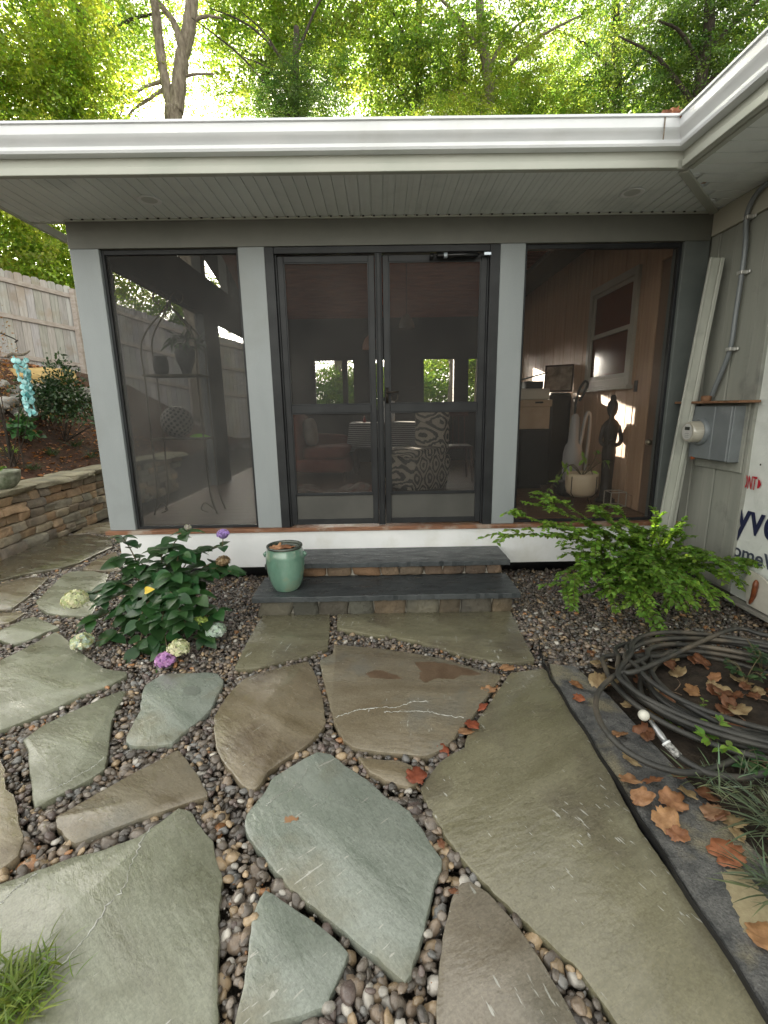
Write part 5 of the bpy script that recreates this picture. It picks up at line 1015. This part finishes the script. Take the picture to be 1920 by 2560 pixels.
# table
tbl = empty('dining_table', (.2, 7.4, FZ)); tag(tbl, 'dining table under a striped cloth behind the screen doors', 'table')
TW = mat('dark_wood', (.04, .02, .012), (.08, .04, .025), 4, (1, 6, 6), rough=.4)
build(MB().box(-.42, .82, 6.95, 7.85, 1.26, 1.298), 'tabletop', TW, tbl)
for a in (-.36, .76):
    for b in (7.0, 7.8): build(MB().box(a-.03, a+.03, b-.03, b+.03, FZ, 1.26), 'leg', TW, tbl)
def stripe_mat():
    m = mat('striped_cloth', (.5, .5, .5), rough=.8); n = m.node_tree.nodes; L = m.node_tree.links; tc = n.new('ShaderNodeTexCoord'); sx = n.new('ShaderNodeSeparateXYZ'); L.new(tc.outputs['Object'], sx.inputs[0])
    mt = n.new('ShaderNodeMath'); mt.operation = 'MULTIPLY'; mt.inputs[1].default_value = 36; L.new(sx.outputs[2], mt.inputs[0]); fr = n.new('ShaderNodeMath'); fr.operation = 'FRACT'; L.new(mt.outputs[0], fr.inputs[0])
    cr = n.new('ShaderNodeValToRGB'); cr.color_ramp.interpolation = 'CONSTANT'; cr.color_ramp.elements[0].color = (.05, .055, .07, 1); cr.color_ramp.elements[1].color = (.50, .50, .48, 1); cr.color_ramp.elements[1].position = .5; L.new(fr.outputs[0], cr.inputs[0]); L.new(cr.outputs[0], n['Principled BSDF'].inputs['Base Color']); return m
V = []; F = []; per = []
def rp(u, off): # rectangle perimeter
    w2, d2 = .63+off, .46+off; P_ = 4*(w2+d2); s_ = u*P_
    if s_ < 2*w2: return (-w2+s_, -d2)
    s_ -= 2*w2
    if s_ < 2*d2: return (w2, -d2+s_)
    s_ -= 2*d2
    if s_ < 2*w2: return (w2-s_, d2)
    return (-w2, d2-(s_-2*w2))
NU = 160; NZ = 14
for j in range(NZ+1):
    t = j/NZ
    for i in range(NU):
        x, y = rp(i/NU, .004+.05*t*(.5+.5*math.sin(i*.55))+.02*t); V.append((.2+x, 7.4+y, 1.302-.36*t-(.05*t*t if (i < 5 or i > NU-5) else 0)))
F = [(j*NU+i, j*NU+(i+1) % NU, (j+1)*NU+(i+1) % NU, (j+1)*NU+i) for j in range(NZ) for i in range(NU)]+[tuple(range(NU))]
tag(build(MB().add(V, F), 'tablecloth', stripe_mat(), smooth=True, sharp=50, origin=(.2, 7.4, 0)), 'dark and white striped cloth hanging over the dining table', 'tablecloth')
tag(build(MB().lathe([(.001, 0), (.055, 0), (.085, .15), (.09, .19), (.08, .19), (.07, .16), (.001, .16)], 24, (.70, 7.15, 1.305), cap=False), 'tan_pot', mat('tan_pot', (.55, .40, .24), rough=.6), smooth=True), 'tan flower pot on the table near the patterned chair', 'pot')
ln_ = empty('table_lantern', (.16, 7.2, 1.305)); tag(ln_, 'white square lantern with a black wire handle on the table', 'lantern')
build(MB().box(.08, .24, 7.12, 7.28, 1.307, 1.62), 'lantern_body', WHITE, ln_, bevel=.01); build(MB().tube(spline([(.08, 7.2, 1.62), (.10, 7.2, 1.71), (.16, 7.2, 1.74), (.22, 7.2, 1.71), (.24, 7.2, 1.62)], 16), .006, 6), 'lantern_handle', IRON, ln_)
tag(build(MB().lathe([(.001, 0), (.028, 0), (.028, .05), (.012, .07), (.012, .10), (.001, .10)], 16, (-.22, 7.25, 1.305), cap=False), 'small_bottle', mat('red_glass', (.3, .03, .02), rough=.2), smooth=True), 'small red bottle on the left of the table', 'bottle')
# slipcovered chair with ikat pattern
def ikat():
    m = mat('ikat_fabric', (.5, .5, .5), rough=.85); n = m.node_tree.nodes; L = m.node_tree.links; tc = n.new('ShaderNodeTexCoord'); nz_ = n.new('ShaderNodeTexNoise'); nz_.inputs['Scale'].default_value = 9; L.new(tc.outputs['Object'], nz_.inputs['Vector'])
    sx = n.new('ShaderNodeSeparateXYZ'); L.new(tc.outputs['Object'], sx.inputs[0])
    def mth(op, a, b=None, c=None):
        q = n.new('ShaderNodeMath'); q.operation = op
        for i, v in enumerate((a, b, c)):
            if v is None: continue
            if isinstance(v, (int, float)): q.inputs[i].default_value = v
            else: L.new(v, q.inputs[i])
        return q.outputs[0]
    wob = mth('MULTIPLY', mth('SUBTRACT', nz_.outputs[0], .5), 1.5); hx = mth('ADD', mth('MULTIPLY', mth('ADD', sx.outputs[0], sx.outputs[1]), 24.), wob); hz = mth('ADD', mth('MULTIPLY', sx.outputs[2], 20.), wob)
    a = mth('COSINE', hx); b = mth('COSINE', hz); s_ = mth('ADD', a, b); r = mth('SINE', mth('MULTIPLY', s_, 5.2))
    cr = n.new('ShaderNodeValToRGB'); cr.color_ramp.elements[0].position = .42; cr.color_ramp.elements[1].position = .56; cr.color_ramp.elements[0].color = (.085, .08, .072, 1); cr.color_ramp.elements[1].color = (.56, .50, .40, 1)
    L.new(mth('ADD', mth('MULTIPLY', r, .5), .5), cr.inputs[0]); L.new(cr.outputs[0], n['Principled BSDF'].inputs['Base Color']); return m
chx, chy = .46, 5.72; sc2 = empty('patterned_chair', (chx, chy, FZ)); tag(sc2, 'slipcovered chair in a cream and black ogee pattern behind the right door', 'chair')
IK = ikat()
def soft(mb, x0, x1, y0, y1, z0, z1, rz, p=7): 
    m2 = MB(); stone(m2, x0, x1, y0, y1, z0, z1, (1, 1, 1), p=p, nz=.015, res=11); v = m2.v[0]; c_, s_ = math.cos(rz), math.sin(rz); v = np.stack([chx+v[:, 0]*c_-v[:, 1]*s_, chy+v[:, 0]*s_+v[:, 1]*c_, v[:, 2]], 1); mb.add(v, m2.f, (1, 1, 1)); return mb
build(soft(MB(), -.29, .29, -.29, .29, FZ+.40, FZ+.50, .6), 'seat', IK, sc2, smooth=True)
build(soft(MB(), -.285, .285, -.285, .285, FZ+.005, FZ+.42, .6, 14), 'skirt', IK, sc2, smooth=True, sharp=50)
build(soft(MB(), .17, .29, -.28, .28, FZ+.42, FZ+.96, .6, 6), 'backrest', IK, sc2, smooth=True)
# dark wooden chair
def wchair(x, y, label, m):
    e_ = empty('wooden_chair', (x, y, FZ)); tag(e_, label, 'chair'); build(MB().box(x-.21, x+.21, y-.21, y+.21, FZ+.43, FZ+.465), 'seat', m, e_, bevel=.01)
    for a in (-.18, .18):
        for b in (-.18, .18): build(MB().tube([(x+a*1.15, y+b*1.15, FZ), (x+a, y+b, FZ+.43)], [.016, .02], 10), 'leg', m, e_, smooth=True)
    for a in (-.16, -.08, 0, .08, .16): build(MB().tube([(x+a, y+.18, FZ+.465), (x+a, y+.22, FZ+.86)], .009, 8), 'spindle', m, e_)
    build(MB().box(x-.21, x+.21, y+.20, y+.235, FZ+.84, FZ+.96), 'top_rail', m, e_, bevel=.01)
wchair(1.02, 6.35, 'dark red-brown wooden chair behind the patterned one', mat('mahogany', (.07, .02, .015), (.12, .035, .025), 4, rough=.35))
# sofa
SF = mat('rust_fabric', (.19, .062, .045), (.26, .09, .065), 12, rough=.9); so = empty('armchair', (-.95, 6.8, FZ)); tag(so, 'rust-red upholstered armchair behind the left door', 'armchair')
def sfb(x0, x1, y0, y1, z0, z1, nm, p=6): m2 = MB(); stone(m2, x0, x1, y0, y1, z0, z1, (1, 1, 1), p=p, nz=.02, res=11); build(m2, nm, SF, so, smooth=True)
sfb(-1.30, -1.05, 6.35, 7.35, FZ+.12, FZ+.90, 'backrest'); sfb(-1.08, -.42, 6.42, 7.28, FZ+.28, FZ+.46, 'seat_cushion'); sfb(-1.2, -.40, 6.33, 7.35, FZ+.10, FZ+.30, 'base'); sfb(-1.15, -.5, 7.18, 7.36, FZ+.2, FZ+.60, 'arm')
for a in (-1.2, -.48):
    for b in (6.4, 7.28): build(MB().tube([(a, b, FZ), (a, b, FZ+.12)], [.018, .028], 10), 'leg', TW, so)
m2 = MB(); stone(m2, -1.06, -.88, 6.5, 6.95, FZ+.45, FZ+.85, (1, 1, 1), p=3, nz=.06, res=11); tag(build(m2, 'cushion', mat('pale_cushion', (.34, .33, .31), (.45, .43, .4), 10, rough=.9), smooth=True), 'pale grey cushion against the back of the rust-red armchair', 'cushion')
# rumpled rug on the floor
V = []; nx_, ny_ = 50, 36
for i in range(nx_):
    for j in range(ny_):
        x = -1.15+1.3*i/(nx_-1); y = 4.75+.85*j/(ny_-1); V.append((x+.03*math.sin(9*y), y, FZ+.02+.045*max(0, math.sin(7*x+4*y))+.05*max(0, math.sin(5*x-8*y+1))+.03*max(0, math.sin(13*x+9*y))))
F = [(i*ny_+j, (i+1)*ny_+j, (i+1)*ny_+j+1, i*ny_+j+1) for i in range(nx_-1) for j in range(ny_-1)]
o = build(MB().add(V, F), 'rug', mat('worn_rug', (.17, .12, .10), (.32, .28, .24), 14, rough=.95, third=(.22, .10, .08), tscale=8), smooth=True); sd_ = o.modifiers.new('thickness', 'SOLIDIFY'); sd_.thickness = .008
tag(o, 'rumpled patterned rug heaped on the floor just inside the left door', 'rug')
# pendants
PK = mat('pink_shade', (.55, .30, .20), (.62, .36, .26), 5, rough=.4)
for (x, y, z, lb, m) in ((-.10, 6.95, 2.33, 'pinkish dome pendant lamp half hidden by the door mullion', PK), (.42, 7.1, 2.62, 'small clear pendant lamp right of the pink one', mat('pale_glass', (.3, .26, .22), rough=.15))):
    e_ = empty('pendant_lamp', (x, y, z)); tag(e_, lb, 'pendant lamp'); build(MB().lathe([(.115, 0), (.11, .06), (.085, .13), (.04, .18), (.015, .20)], 28, (x, y, z), cap=False), 'lamp_shade', m, e_, smooth=True); build(MB().tube([(x, y, z+.20), (x, y, 3.75)], .004, 6), 'cord', BLACK, e_)
# right bay
def cboxthing(x0, x1, y0, y1, z0, z1, nm, m, lb, cat, bev=.01): return tag(build(MB().box(x0, x1, y0, y1, z0, z1), nm, m, bevel=bev, seg=2), lb, cat)
cab = empty('black_cabinet', (1.75, 5.75, FZ)); tag(cab, 'low black cabinet behind the right screen, under the cardboard box', 'cabinet')
build(MB().box(1.28, 1.97, 5.42, 6.05, FZ+.05, 1.247), 'cabinet_body', BLACK, cab, bevel=.006); build(MB().box(1.30, 1.62, 5.405, 5.419, FZ+.08, 1.22), 'door', BLACK, cab, bevel=.004); build(MB().box(1.63, 1.95, 5.405, 5.419, FZ+.08, 1.22), 'door', BLACK, cab, bevel=.004)
build(MB().box(1.34, 1.92, 5.5, 6.0, FZ, FZ+.049), 'plinth', BLACK, cab)
CARD = mat('cardboard', (.36, .26, .17), (.43, .32, .22), 5, rough=.85)
bx = empty('cardboard_box', (1.8, 5.6, 1.25)); tag(bx, 'open-handled cardboard storage box on the black cabinet', 'box')
build(MB().box(1.58, 1.95, 5.42, 5.75, 1.25, 1.50), 'box_body', CARD, bx, bevel=.004); build(MB().box(1.565, 1.965, 5.405, 5.765, 1.50, 1.575), 'lid', CARD, bx, bevel=.004); build(MB().box(1.77, 1.86, 5.400, 5.404, 1.535, 1.555), 'handle_slot', BLACK, bx)
pr_ = empty('printer', (1.75, 5.6, 1.576)); tag(pr_, 'cream printer with a raised black lid on top of the cardboard box', 'printer')
build(MB().box(1.60, 1.94, 5.43, 5.73, 1.576, 1.70), 'printer_body', mat('cream_plastic', (.5, .46, .38), rough=.4), pr_, bevel=.01); build(MB().box(1.66, 1.86, 5.425, 5.70, 1.70, 1.78), 'paper_tray', BLACK, pr_, bevel=.008)
ml = MB().box(-.13, .13, -.12, .12, -.006, .006, M=Matrix.Translation((1.79, 5.58, 1.84))@Matrix.Rotation(-.25, 4, 'Y')); build(ml, 'printer_lid', BLACK, pr_, bevel=.004)
cboxthing(2.06, 2.33, 5.75, 6.1, FZ, 1.66, 'black_case', BLACK, 'tall black case standing between the cabinet and the panelled wall', 'case', .04)
pf = empty('picture_frame', (2.2, 5.9, 1.67)); tag(pf, 'picture frame leaning on the tall black case against the wall', 'picture frame')
Mf = Matrix.Translation((2.22, 5.95, 1.672))@Matrix.Rotation(-.5, 4, 'Z')@Matrix.Rotation(-.18, 4, 'X'); mb = MB()
for q in ((-.17, -.15, 0, .33), (.15, .17, 0, .33), (-.15, .15, .31, .33), (-.15, .15, 0, .02)): mb.box(q[0], q[1], -.012, .012, q[2], q[3], M=Mf)
build(mb, 'frame', TW, pf); build(MB().box(-.15, .15, -.003, .003, .02, .31, M=Mf), 'picture', mat('muted_print', (.16, .12, .09), (.42, .34, .26), 6, rough=.25), pf)
vc = empty('vacuum_cleaner', (2.070, 5.0, FZ)); tag(vc, 'upright vacuum cleaner with a looped handle in front of the black cabinet', 'vacuum cleaner')
GP = mat('grey_plastic', (.28, .27, .26), rough=.35)
build(MB().tube(spline([(2.060, 5.0, 1.40), (2.070, 5.0, 1.55), (2.090, 5.0, 1.66), (2.140, 5.0, 1.745), (2.175, 5.0, 1.72), (2.140, 5.0, 1.62), (2.100, 5.0, 1.55)], 40), .013, 8), 'handle', BLACK, vc, smooth=True)
build(MB().lathe([(.02, 1.42), (.045, 1.38), (.055, 1.2), (.06, 1.12), (.085, 1.08), (.10, 1.0), (.10, .80), (.08, .70)], 24, (2.070, 5.0, 0)), 'dust_bin', GP, vc, smooth=True, sharp=50)
build(MB().tube(spline([(2.120, 4.96, 1.05), (2.140, 4.94, 1.3), (2.165, 4.94, 1.42), (2.200, 4.95, 1.40), (2.215, 4.97, 1.2), (2.200, 4.98, .8)], 40), .018, 10), 'suction_hose', GP, vc, smooth=True)
m2 = MB(); stone(m2, 1.91, 2.20, 4.86, 5.14, FZ, .72, (1, 1, 1), p=4, nz=.03, res=11); build(m2, 'vacuum_head', BLACK, vc, smooth=True)
stt = empty('standing_statue', (2.27, 4.62, FZ)); tag(stt, 'slim dark standing figure statue with a topknot near the panelled wall', 'statue'); STM = mat('dark_carved_wood', (.018, .013, .010), (.035, .026, .02), 10, rough=.5)
def oval(prof, cx, cy, sy=.75, n=24): mb = MB().lathe(prof, n, (0, 0, 0)); v = mb.v[0]; v[:, 1] *= sy; v += np.array([cx, cy, 0]); return mb
build(oval([(.09, FZ), (.095, FZ+.03), (.06, FZ+.05), (.055, FZ+.2), (.062, FZ+.42), (.068, FZ+.5), (.058, FZ+.6), (.07, FZ+.70), (.082, FZ+.765), (.06, FZ+.80), (.028, FZ+.825), (.024, FZ+.85), (.042, FZ+.875), (.052, FZ+.92), (.05, FZ+.965), (.034, FZ+.995), (.026, FZ+1.005), (.03, FZ+1.025), (.018, FZ+1.05), (.002, FZ+1.055)], 2.27, 4.62), 'figure', STM, stt, smooth=True)
for s1 in (-1, 1): build(MB().tube(spline([(2.27+s1*.075, 4.62, FZ+.76), (2.27+s1*.10, 4.60, FZ+.62), (2.27+s1*.05-.03, 4.53, FZ+.58), (2.22, 4.50, FZ+.64)], 20), [.02]*14+[.016]*6, 8), 'arm', STM, stt, smooth=True)
build(MB().tube(spline([(2.20, 4.50, FZ+.40), (2.19, 4.50, FZ+.7), (2.20, 4.50, FZ+.85), (2.235, 4.51, FZ+.97)], 20), .007, 6), 'staff', STM, stt)
pl = empty('bowl_planter', (1.97, 4.5, FZ)); tag(pl, 'cream bowl planter on a thin wire stand inside the right screen', 'planter')
build(MB().lathe([(.001, .63), (.09, .635), (.135, .67), (.152, .73), (.153, .82), (.150, .865), (.14, .865), (.14, .83), (.001, .82)], 40, (1.97, 4.5, 0), cap=False), 'bowl', mat('cream_ceramic', (.56, .45, .31), (.62, .50, .36), 4, rough=.3), pl, smooth=True)
for a in (.5, 2.1, 3.7, 5.3): build(MB().tube([(1.97+.155*math.cos(a), 4.5+.155*math.sin(a), .84), (1.97+.156*math.cos(a), 4.5+.156*math.sin(a), .68), (1.97+.10*math.cos(a), 4.5+.10*math.sin(a), .625), (1.97+.13*math.cos(a), 4.5+.13*math.sin(a), FZ)], .004, 6), 'stand_leg', IRON, pl)
e_ = empty('trailing_plant', (1.97, 4.5, .84)); tag(e_, 'plant with trailing stems spilling left out of the cream bowl planter', 'plant'); B_ = []; D_ = []
for t in ((1.60, 4.38, .70), (1.68, 4.35, .80), (1.75, 4.4, .92), (2.1, 4.5, 1.08), (2.2, 4.5, .98), (1.95, 4.45, 1.05), (2.05, 4.4, .75)):
    s_ = spline([(1.97, 4.5, .83), ((1.97+t[0])/2, 4.45, .95), t], 14); build(MB().tube(s_, .0035, 5), 'stem', STEM, e_)
    for j in range(5): B_.append(s_[13-j]); D_.append(rng.normal(size=3)*.6+np.array([t[0]-1.97, -.2, -.1]))
B_, D_ = np.array(B_), np.array(D_); v, f, c = place_leaves(leaf_tpl(5, .4, .25, .3), B_, D_, np.tile(U3, (len(B_), 1))+rng.normal(size=(len(B_), 3))*.4, np.full(len(B_), .085)*rng.uniform(.6, 1.1, len(B_)), jitcol(len(B_), .9, 2.)); bulk('foliage', v, f, c, LEAFS, origin=(1.97, 4.5, .84), parent=e_, nper=4)
mb = MB()
for a in (2.20, 2.345):
    for b in (4.36, 4.50): mb.box(a, a+.008, b, b+.008, FZ, .69)
for z in (FZ+.002, .682): mb.box(2.208, 2.345, 4.361, 4.367, z, z+.008).box(2.208, 2.345, 4.501, 4.507, z, z+.008).box(2.201, 2.207, 4.368, 4.50, z, z+.008).box(2.346, 2.352, 4.368, 4.50, z, z+.008)
tag(build(mb, 'wire_frame_box', mat('pale_metal', (.5, .45, .38), metal=.4, rough=.4)), 'small pale open frame box on the floor by the statue', 'frame box')

# ================================================================== TREES
def crown_mesh(name, R_, k, per, m, lsize, seed, flat=.8):
    r = np.random.default_rng(seed); q = r.normal(size=(k, 3)); q /= np.linalg.norm(q, axis=1)[:, None]; rad = R_*(r.random(k)**.42); rad *= 1+.25*np.sin(q[:, 0]*4+seed)*np.cos(q[:, 1]*3+q[:, 2]*4)
    c = q*rad[:, None]*np.array([1, 1, flat]); d0 = r.normal(size=(k, 3)); d0[:, 2] = -.25-.3*r.random(k); d0 /= np.linalg.norm(d0, axis=1)[:, None]
    cs_ = R_*.17*r.uniform(.6, 1.3, k); n_ = k*per; ci = np.repeat(np.arange(k), per); u = r.random(n_)
    pos = c[ci]+d0[ci]*(u*cs_[ci]*3.0)[:, None]+r.normal(size=(n_, 3))*(cs_[ci]*(.55-.25*u))[:, None]*np.array([1, 1, .45])
    d = d0[ci]+r.normal(size=(n_, 3))*.6; d /= np.linalg.norm(d, axis=1)[:, None]; nn = U3+r.normal(size=(n_, 3))*.75; s_ = np.cross(nn, d); s_ /= np.linalg.norm(s_, axis=1)[:, None]; nu = np.cross(d, s_); L_ = lsize*r.uniform(.6, 1.3, n_)[:, None]
    v = np.stack([pos, pos+d*L_*.45+s_*L_*.30+nu*L_*.08, pos+d*L_, pos+d*L_*.45-s_*L_*.30+nu*L_*.08], 1); f = np.arange(n_*4).reshape(-1, 4)
    cb = r.uniform(.6, 1.35, k)[ci][:, None]*r.uniform(.8, 1.2, (n_, 1))*np.ones((1, 3)); cb[:, 0] *= r.uniform(.8, 1.3, k)[ci]
    me_o = bulk(name, v, f, np.repeat(cb, 4, 0), m, nper=4, smooth=False); me = me_o.data; bpy.data.objects.remove(me_o); return me
CR = {'y': crown_mesh('crown_yellow', 2.6, 150, 85, LEAFY, .12, 3), 'g': crown_mesh('crown_green', 2.6, 128, 85, LEAFT, .12, 5), 'h': crown_mesh('crown_light', 2.6, 75, 75, LEAFT, .11, 8), 'd': crown_mesh('crown_dark', 2.6, 140, 85, LEAFD, .11, 11)}
def tree(base, paths, crowns, label, bark=BARK, name='tree', group=None):
    e_ = empty(name, tuple(base)); tag(e_, label, 'tree', group)
    for i, (pts_, r0, r1) in enumerate(paths):
        s_ = spline(pts_, 26); s_[1:-1] += rng.normal(size=(24, 3))*r0*.05; rr_ = np.linspace(r0, r1, 26)*(1+.03*rng.normal(size=26)); build(MB().tube(s_, rr_, 12), 'trunk' if i == 0 else 'limb', bark, e_, smooth=True)
    for (kind, x, y, z, s_) in crowns:
        o = bpy.data.objects.new('crown', CR[kind]); C.objects.link(o); o.parent = e_; o.location = (x-base[0], y-base[1], z-base[2]); o.rotation_euler = (random.uniform(-.3, .3), random.uniform(-.3, .3), random.uniform(0, 6.28)); o.scale = (s_, s_, s_*random.uniform(.8, 1.05))
def D(dx, dy, y): return tuple(PY(dx*1.1573, dy*1.1573, y))
def cw(kind, dx, dy, y, s_): p = D(dx, dy, y); return (kind, p[0], p[1], p[2], s_)
# the forked pale tree
b0 = D(378, 275, 13.5); y_ = 13.5
tree((b0[0]-.1, y_, 1.5), [([(b0[0]-.05, y_, 1.3), (b0[0], y_, 5), D(376, 280, y_), D(377, 235, y_)], .25, .20),
    ([D(372, 240, y_), D(362, 200, y_), D(352, 150, y_), D(344, 90, y_), D(336, 20, y_-.2), D(328, -80, y_-.5)], .13, .09), ([D(380, 240, y_), D(386, 190, y_), D(392, 130, y_), D(404, 80, y_), D(412, 30, y_), D(420, -90, y_)], .175, .14),
    ([D(390, 95, y_), D(376, 50, y_), D(350, 15, y_), D(320, -20, y_)], .09, .05), ([D(400, 75, y_), D(420, 45, y_), D(450, 35, y_), D(480, 40, y_)], .07, .02), ([D(396, 165, y_), D(430, 160, y_), D(465, 160, y_)], .04, .015),
    ([D(358, 190, y_), D(320, 215, y_), D(285, 240, y_), D(265, 275, y_)], .05, .02), ([D(352, 175, y_), D(310, 190, y_), D(270, 220, y_), D(258, 260, y_)], .05, .015)],
    [cw('h', 420, -20, 14.5, .5), cw('h', 300, 60, 15, .45), cw('h', 440, 210, 16, .4)], 'pale-barked tree with a forked trunk rising above the gutter, left of the middle')
def simple(dx, y, r, label, crowns, bark=BARKD, lean=0, top=-120, base_z=.5):
    p = D(dx, 270, y); q_ = D(dx+lean, 60, y); t_ = D(dx+lean*1.4, top, y); pa_ = [([(p[0]-.1, y, base_z-.2), (p[0]-.05, y, 3.5), p, q_, t_], r, r*.4)]
    for k_ in range(5):
        a = np.array(p)*(1-.18*k_)+np.array(q_)*(.18*k_); s1 = random.choice((-1, 1)); b = a+np.array([s1*random.uniform(1, 2.2), random.uniform(-.6, .6), random.uniform(.5, 1.8)]); pa_.append(([tuple(a), tuple((a+b)/2+np.array([0, 0, .25])), tuple(b)], r*.3, r*.08))
    tree((p[0], y, base_z), pa_, crowns, label, bark)
simple(190, 14, .22, 'dark-trunked tree behind the bright yellow-green foliage at the upper left', [cw('y', 60, 60, 12, .8), cw('y', 130, 190, 13, .75), cw('y', -20, 200, 12, .8), cw('g', 200, 30, 14.5, .8), cw('y', 60, 260, 13, .75), cw('y', 160, 110, 14, .5), cw('g', 250, 20, 15, .45)], lean=-14, base_z=2.2)
simple(-120, 15, .25, 'tree at the far left whose yellow foliage shows beneath the eave', [cw('y', 30, 560, 13, .8), cw('y', 130, 540, 14.5, .7), cw('y', -40, 440, 13, .9), cw('y', 90, 640, 16, .7), cw('g', 60, 500, 18, .9), cw('y', 150, 430, 15, .6), cw('y', 40, 640, 19, .7)], base_z=2.4)
simple(560, 16, .2, 'leafy tree right of the forked trunk with light hanging foliage', [cw('y', 520, 20, 15, .62), cw('g', 590, 90, 15.5, .72), cw('g', 600, 230, 16, .62), cw('h', 520, 220, 17, .5), cw('g', 660, 0, 15, .7)], lean=40)
simple(905, 15, .15, 'slender dark-trunked tree above the middle of the roof', [cw('g', 870, 60, 15, .75), cw('g', 780, 160, 15, .72), cw('g', 960, 180, 15, .72), cw('y', 990, 250, 13.5, .4), cw('g', 760, 20, 15.5, .8), cw('g', 880, 220, 16, .7)])
simple(1060, 14, .2, 'tree with a broken brown stub high above the roof, right of the middle', [cw('g', 1060, 40, 14, .7), cw('y', 1120, 190, 13.5, .42), cw('g', 1180, 250, 14.5, .65), cw('g', 1080, 230, 15, .6), cw('h', 1130, 60, 15, .6)], BARK, -20)
simple(1330, 15, .18, 'tree with darker blue-green foliage above the right end of the gutter', [cw('d', 1300, 220, 15, .6), cw('h', 1240, 130, 15, .55), cw('g', 1400, 260, 15, .6), cw('d', 1340, 40, 15.5, .5), cw('h', 1260, 10, 15, .7)])
simple(1500, 12.5, .2, 'dark tree at the upper right behind the house eave', [cw('d', 1530, 80, 12.5, .62), cw('d', 1480, 190, 13, .5), cw('g', 1600, 120, 14, .7), cw('h', 1440, 60, 14, .55), cw('d', 1550, -20, 13, .6), cw('h', 1600, 30, 13, .6)], lean=30)
simple(640, 13, .12, 'dark evergreen holly standing just above the roof, left of centre', [cw('d', 640, 190, 13, .38), cw('d', 665, 255, 13, .42), cw('d', 610, 240, 13.2, .33)], top=150)
simple(1630, 16, .12, 'thin bare-limbed tree at the right edge above the house eave', [cw('h', 1700, 60, 16, .6)], lean=25)
# woods behind the porch, seen through its screens and around the back
for (x, y, r, lb, cr) in [(-1.75, 22, .36, 'thick pale trunk seen through the left back opening of the porch', [('d', -2.4, 21, 2.3, .62), ('g', -.7, 21.5, 2.3, .62), ('d', -3., 24, 2.9, .72), ('d', -1.2, 25, 3., .8), ('d', -2, 23, 2.6, .6), ('g', 0.3, 20, 1.0, .7), ('d', -1, 25, 2.5, .9)]), (2.35, 15, .3, 'thick pale trunk seen through the right back opening of the porch', [('g', 3.2, 17, 3.2, 1.), ('g', 1.6, 19, 2.2, .7), ('y', 4.2, 16, 3, .8)]),
                      (-9.5, 24, .3, 'tall trunk far behind the fence', [('y', -14, 20, 5, 1.1), ('g', -5, 25, 2.0, .8), ('y', -9.6, 18, 6, .8), ('d', -11, 22, 5.5, 1.), ('g', -7.5, 20, 6.3, .75), ('d', -7.7, 21, 4.3, .7), ('d', -8.8, 23, 5.5, .9)]), (6.5, 22, .3, 'tall trunk far behind the house', [('g', 6, 22, 4, 1.4), ('d', 2, 25, 3, 1.3), ('g', 9, 21, 12, 1.4)])]:
    tree((x, y, .3), [([(x, y, 0), (x+.1, y, 3), (x-.1, y+.2, 7), (x+.1, y, 11)], r, r*.5)], cr, lb)
# far woods (one mass)
fw = []
k = 60000; a = rng.uniform(-1.05, 1.0, k); rd = rng.uniform(27, 36, k); hgt = rng.random(k)**.75; X_ = rd*np.sin(a); Y_ = rd*np.cos(a); hmax = np.where((a > -.36) & (a < -.08), 2.8, 4+1.*np.sin(a*9)+1*np.sin(a*23+1)); Z_ = hgt*hmax
pos = np.stack([X_, Y_, Z_], 1)
keepm = (np.sin(X_*.9+Z_*.7)+np.sin(Y_*.8-Z_*.9+2)+np.sin(X_*1.7+3*np.cos(Z_*.6)) > -.5-(Z_ < 6)*2); pos = pos[keepm]; k = len(pos)
v, f, c = place_leaves(leaf_tpl(1, .8, .3, .1), pos, rng.normal(size=(k, 3)), rng.normal(size=(k, 3)), rng.uniform(.25, .6, k), jitcol(k, .6, 1.4))
tag(bulk('far_woods', v, f, c, LEAFD, nper=4), 'dense green woodland filling the distance behind the porch and fence', 'woods', kind='stuff')
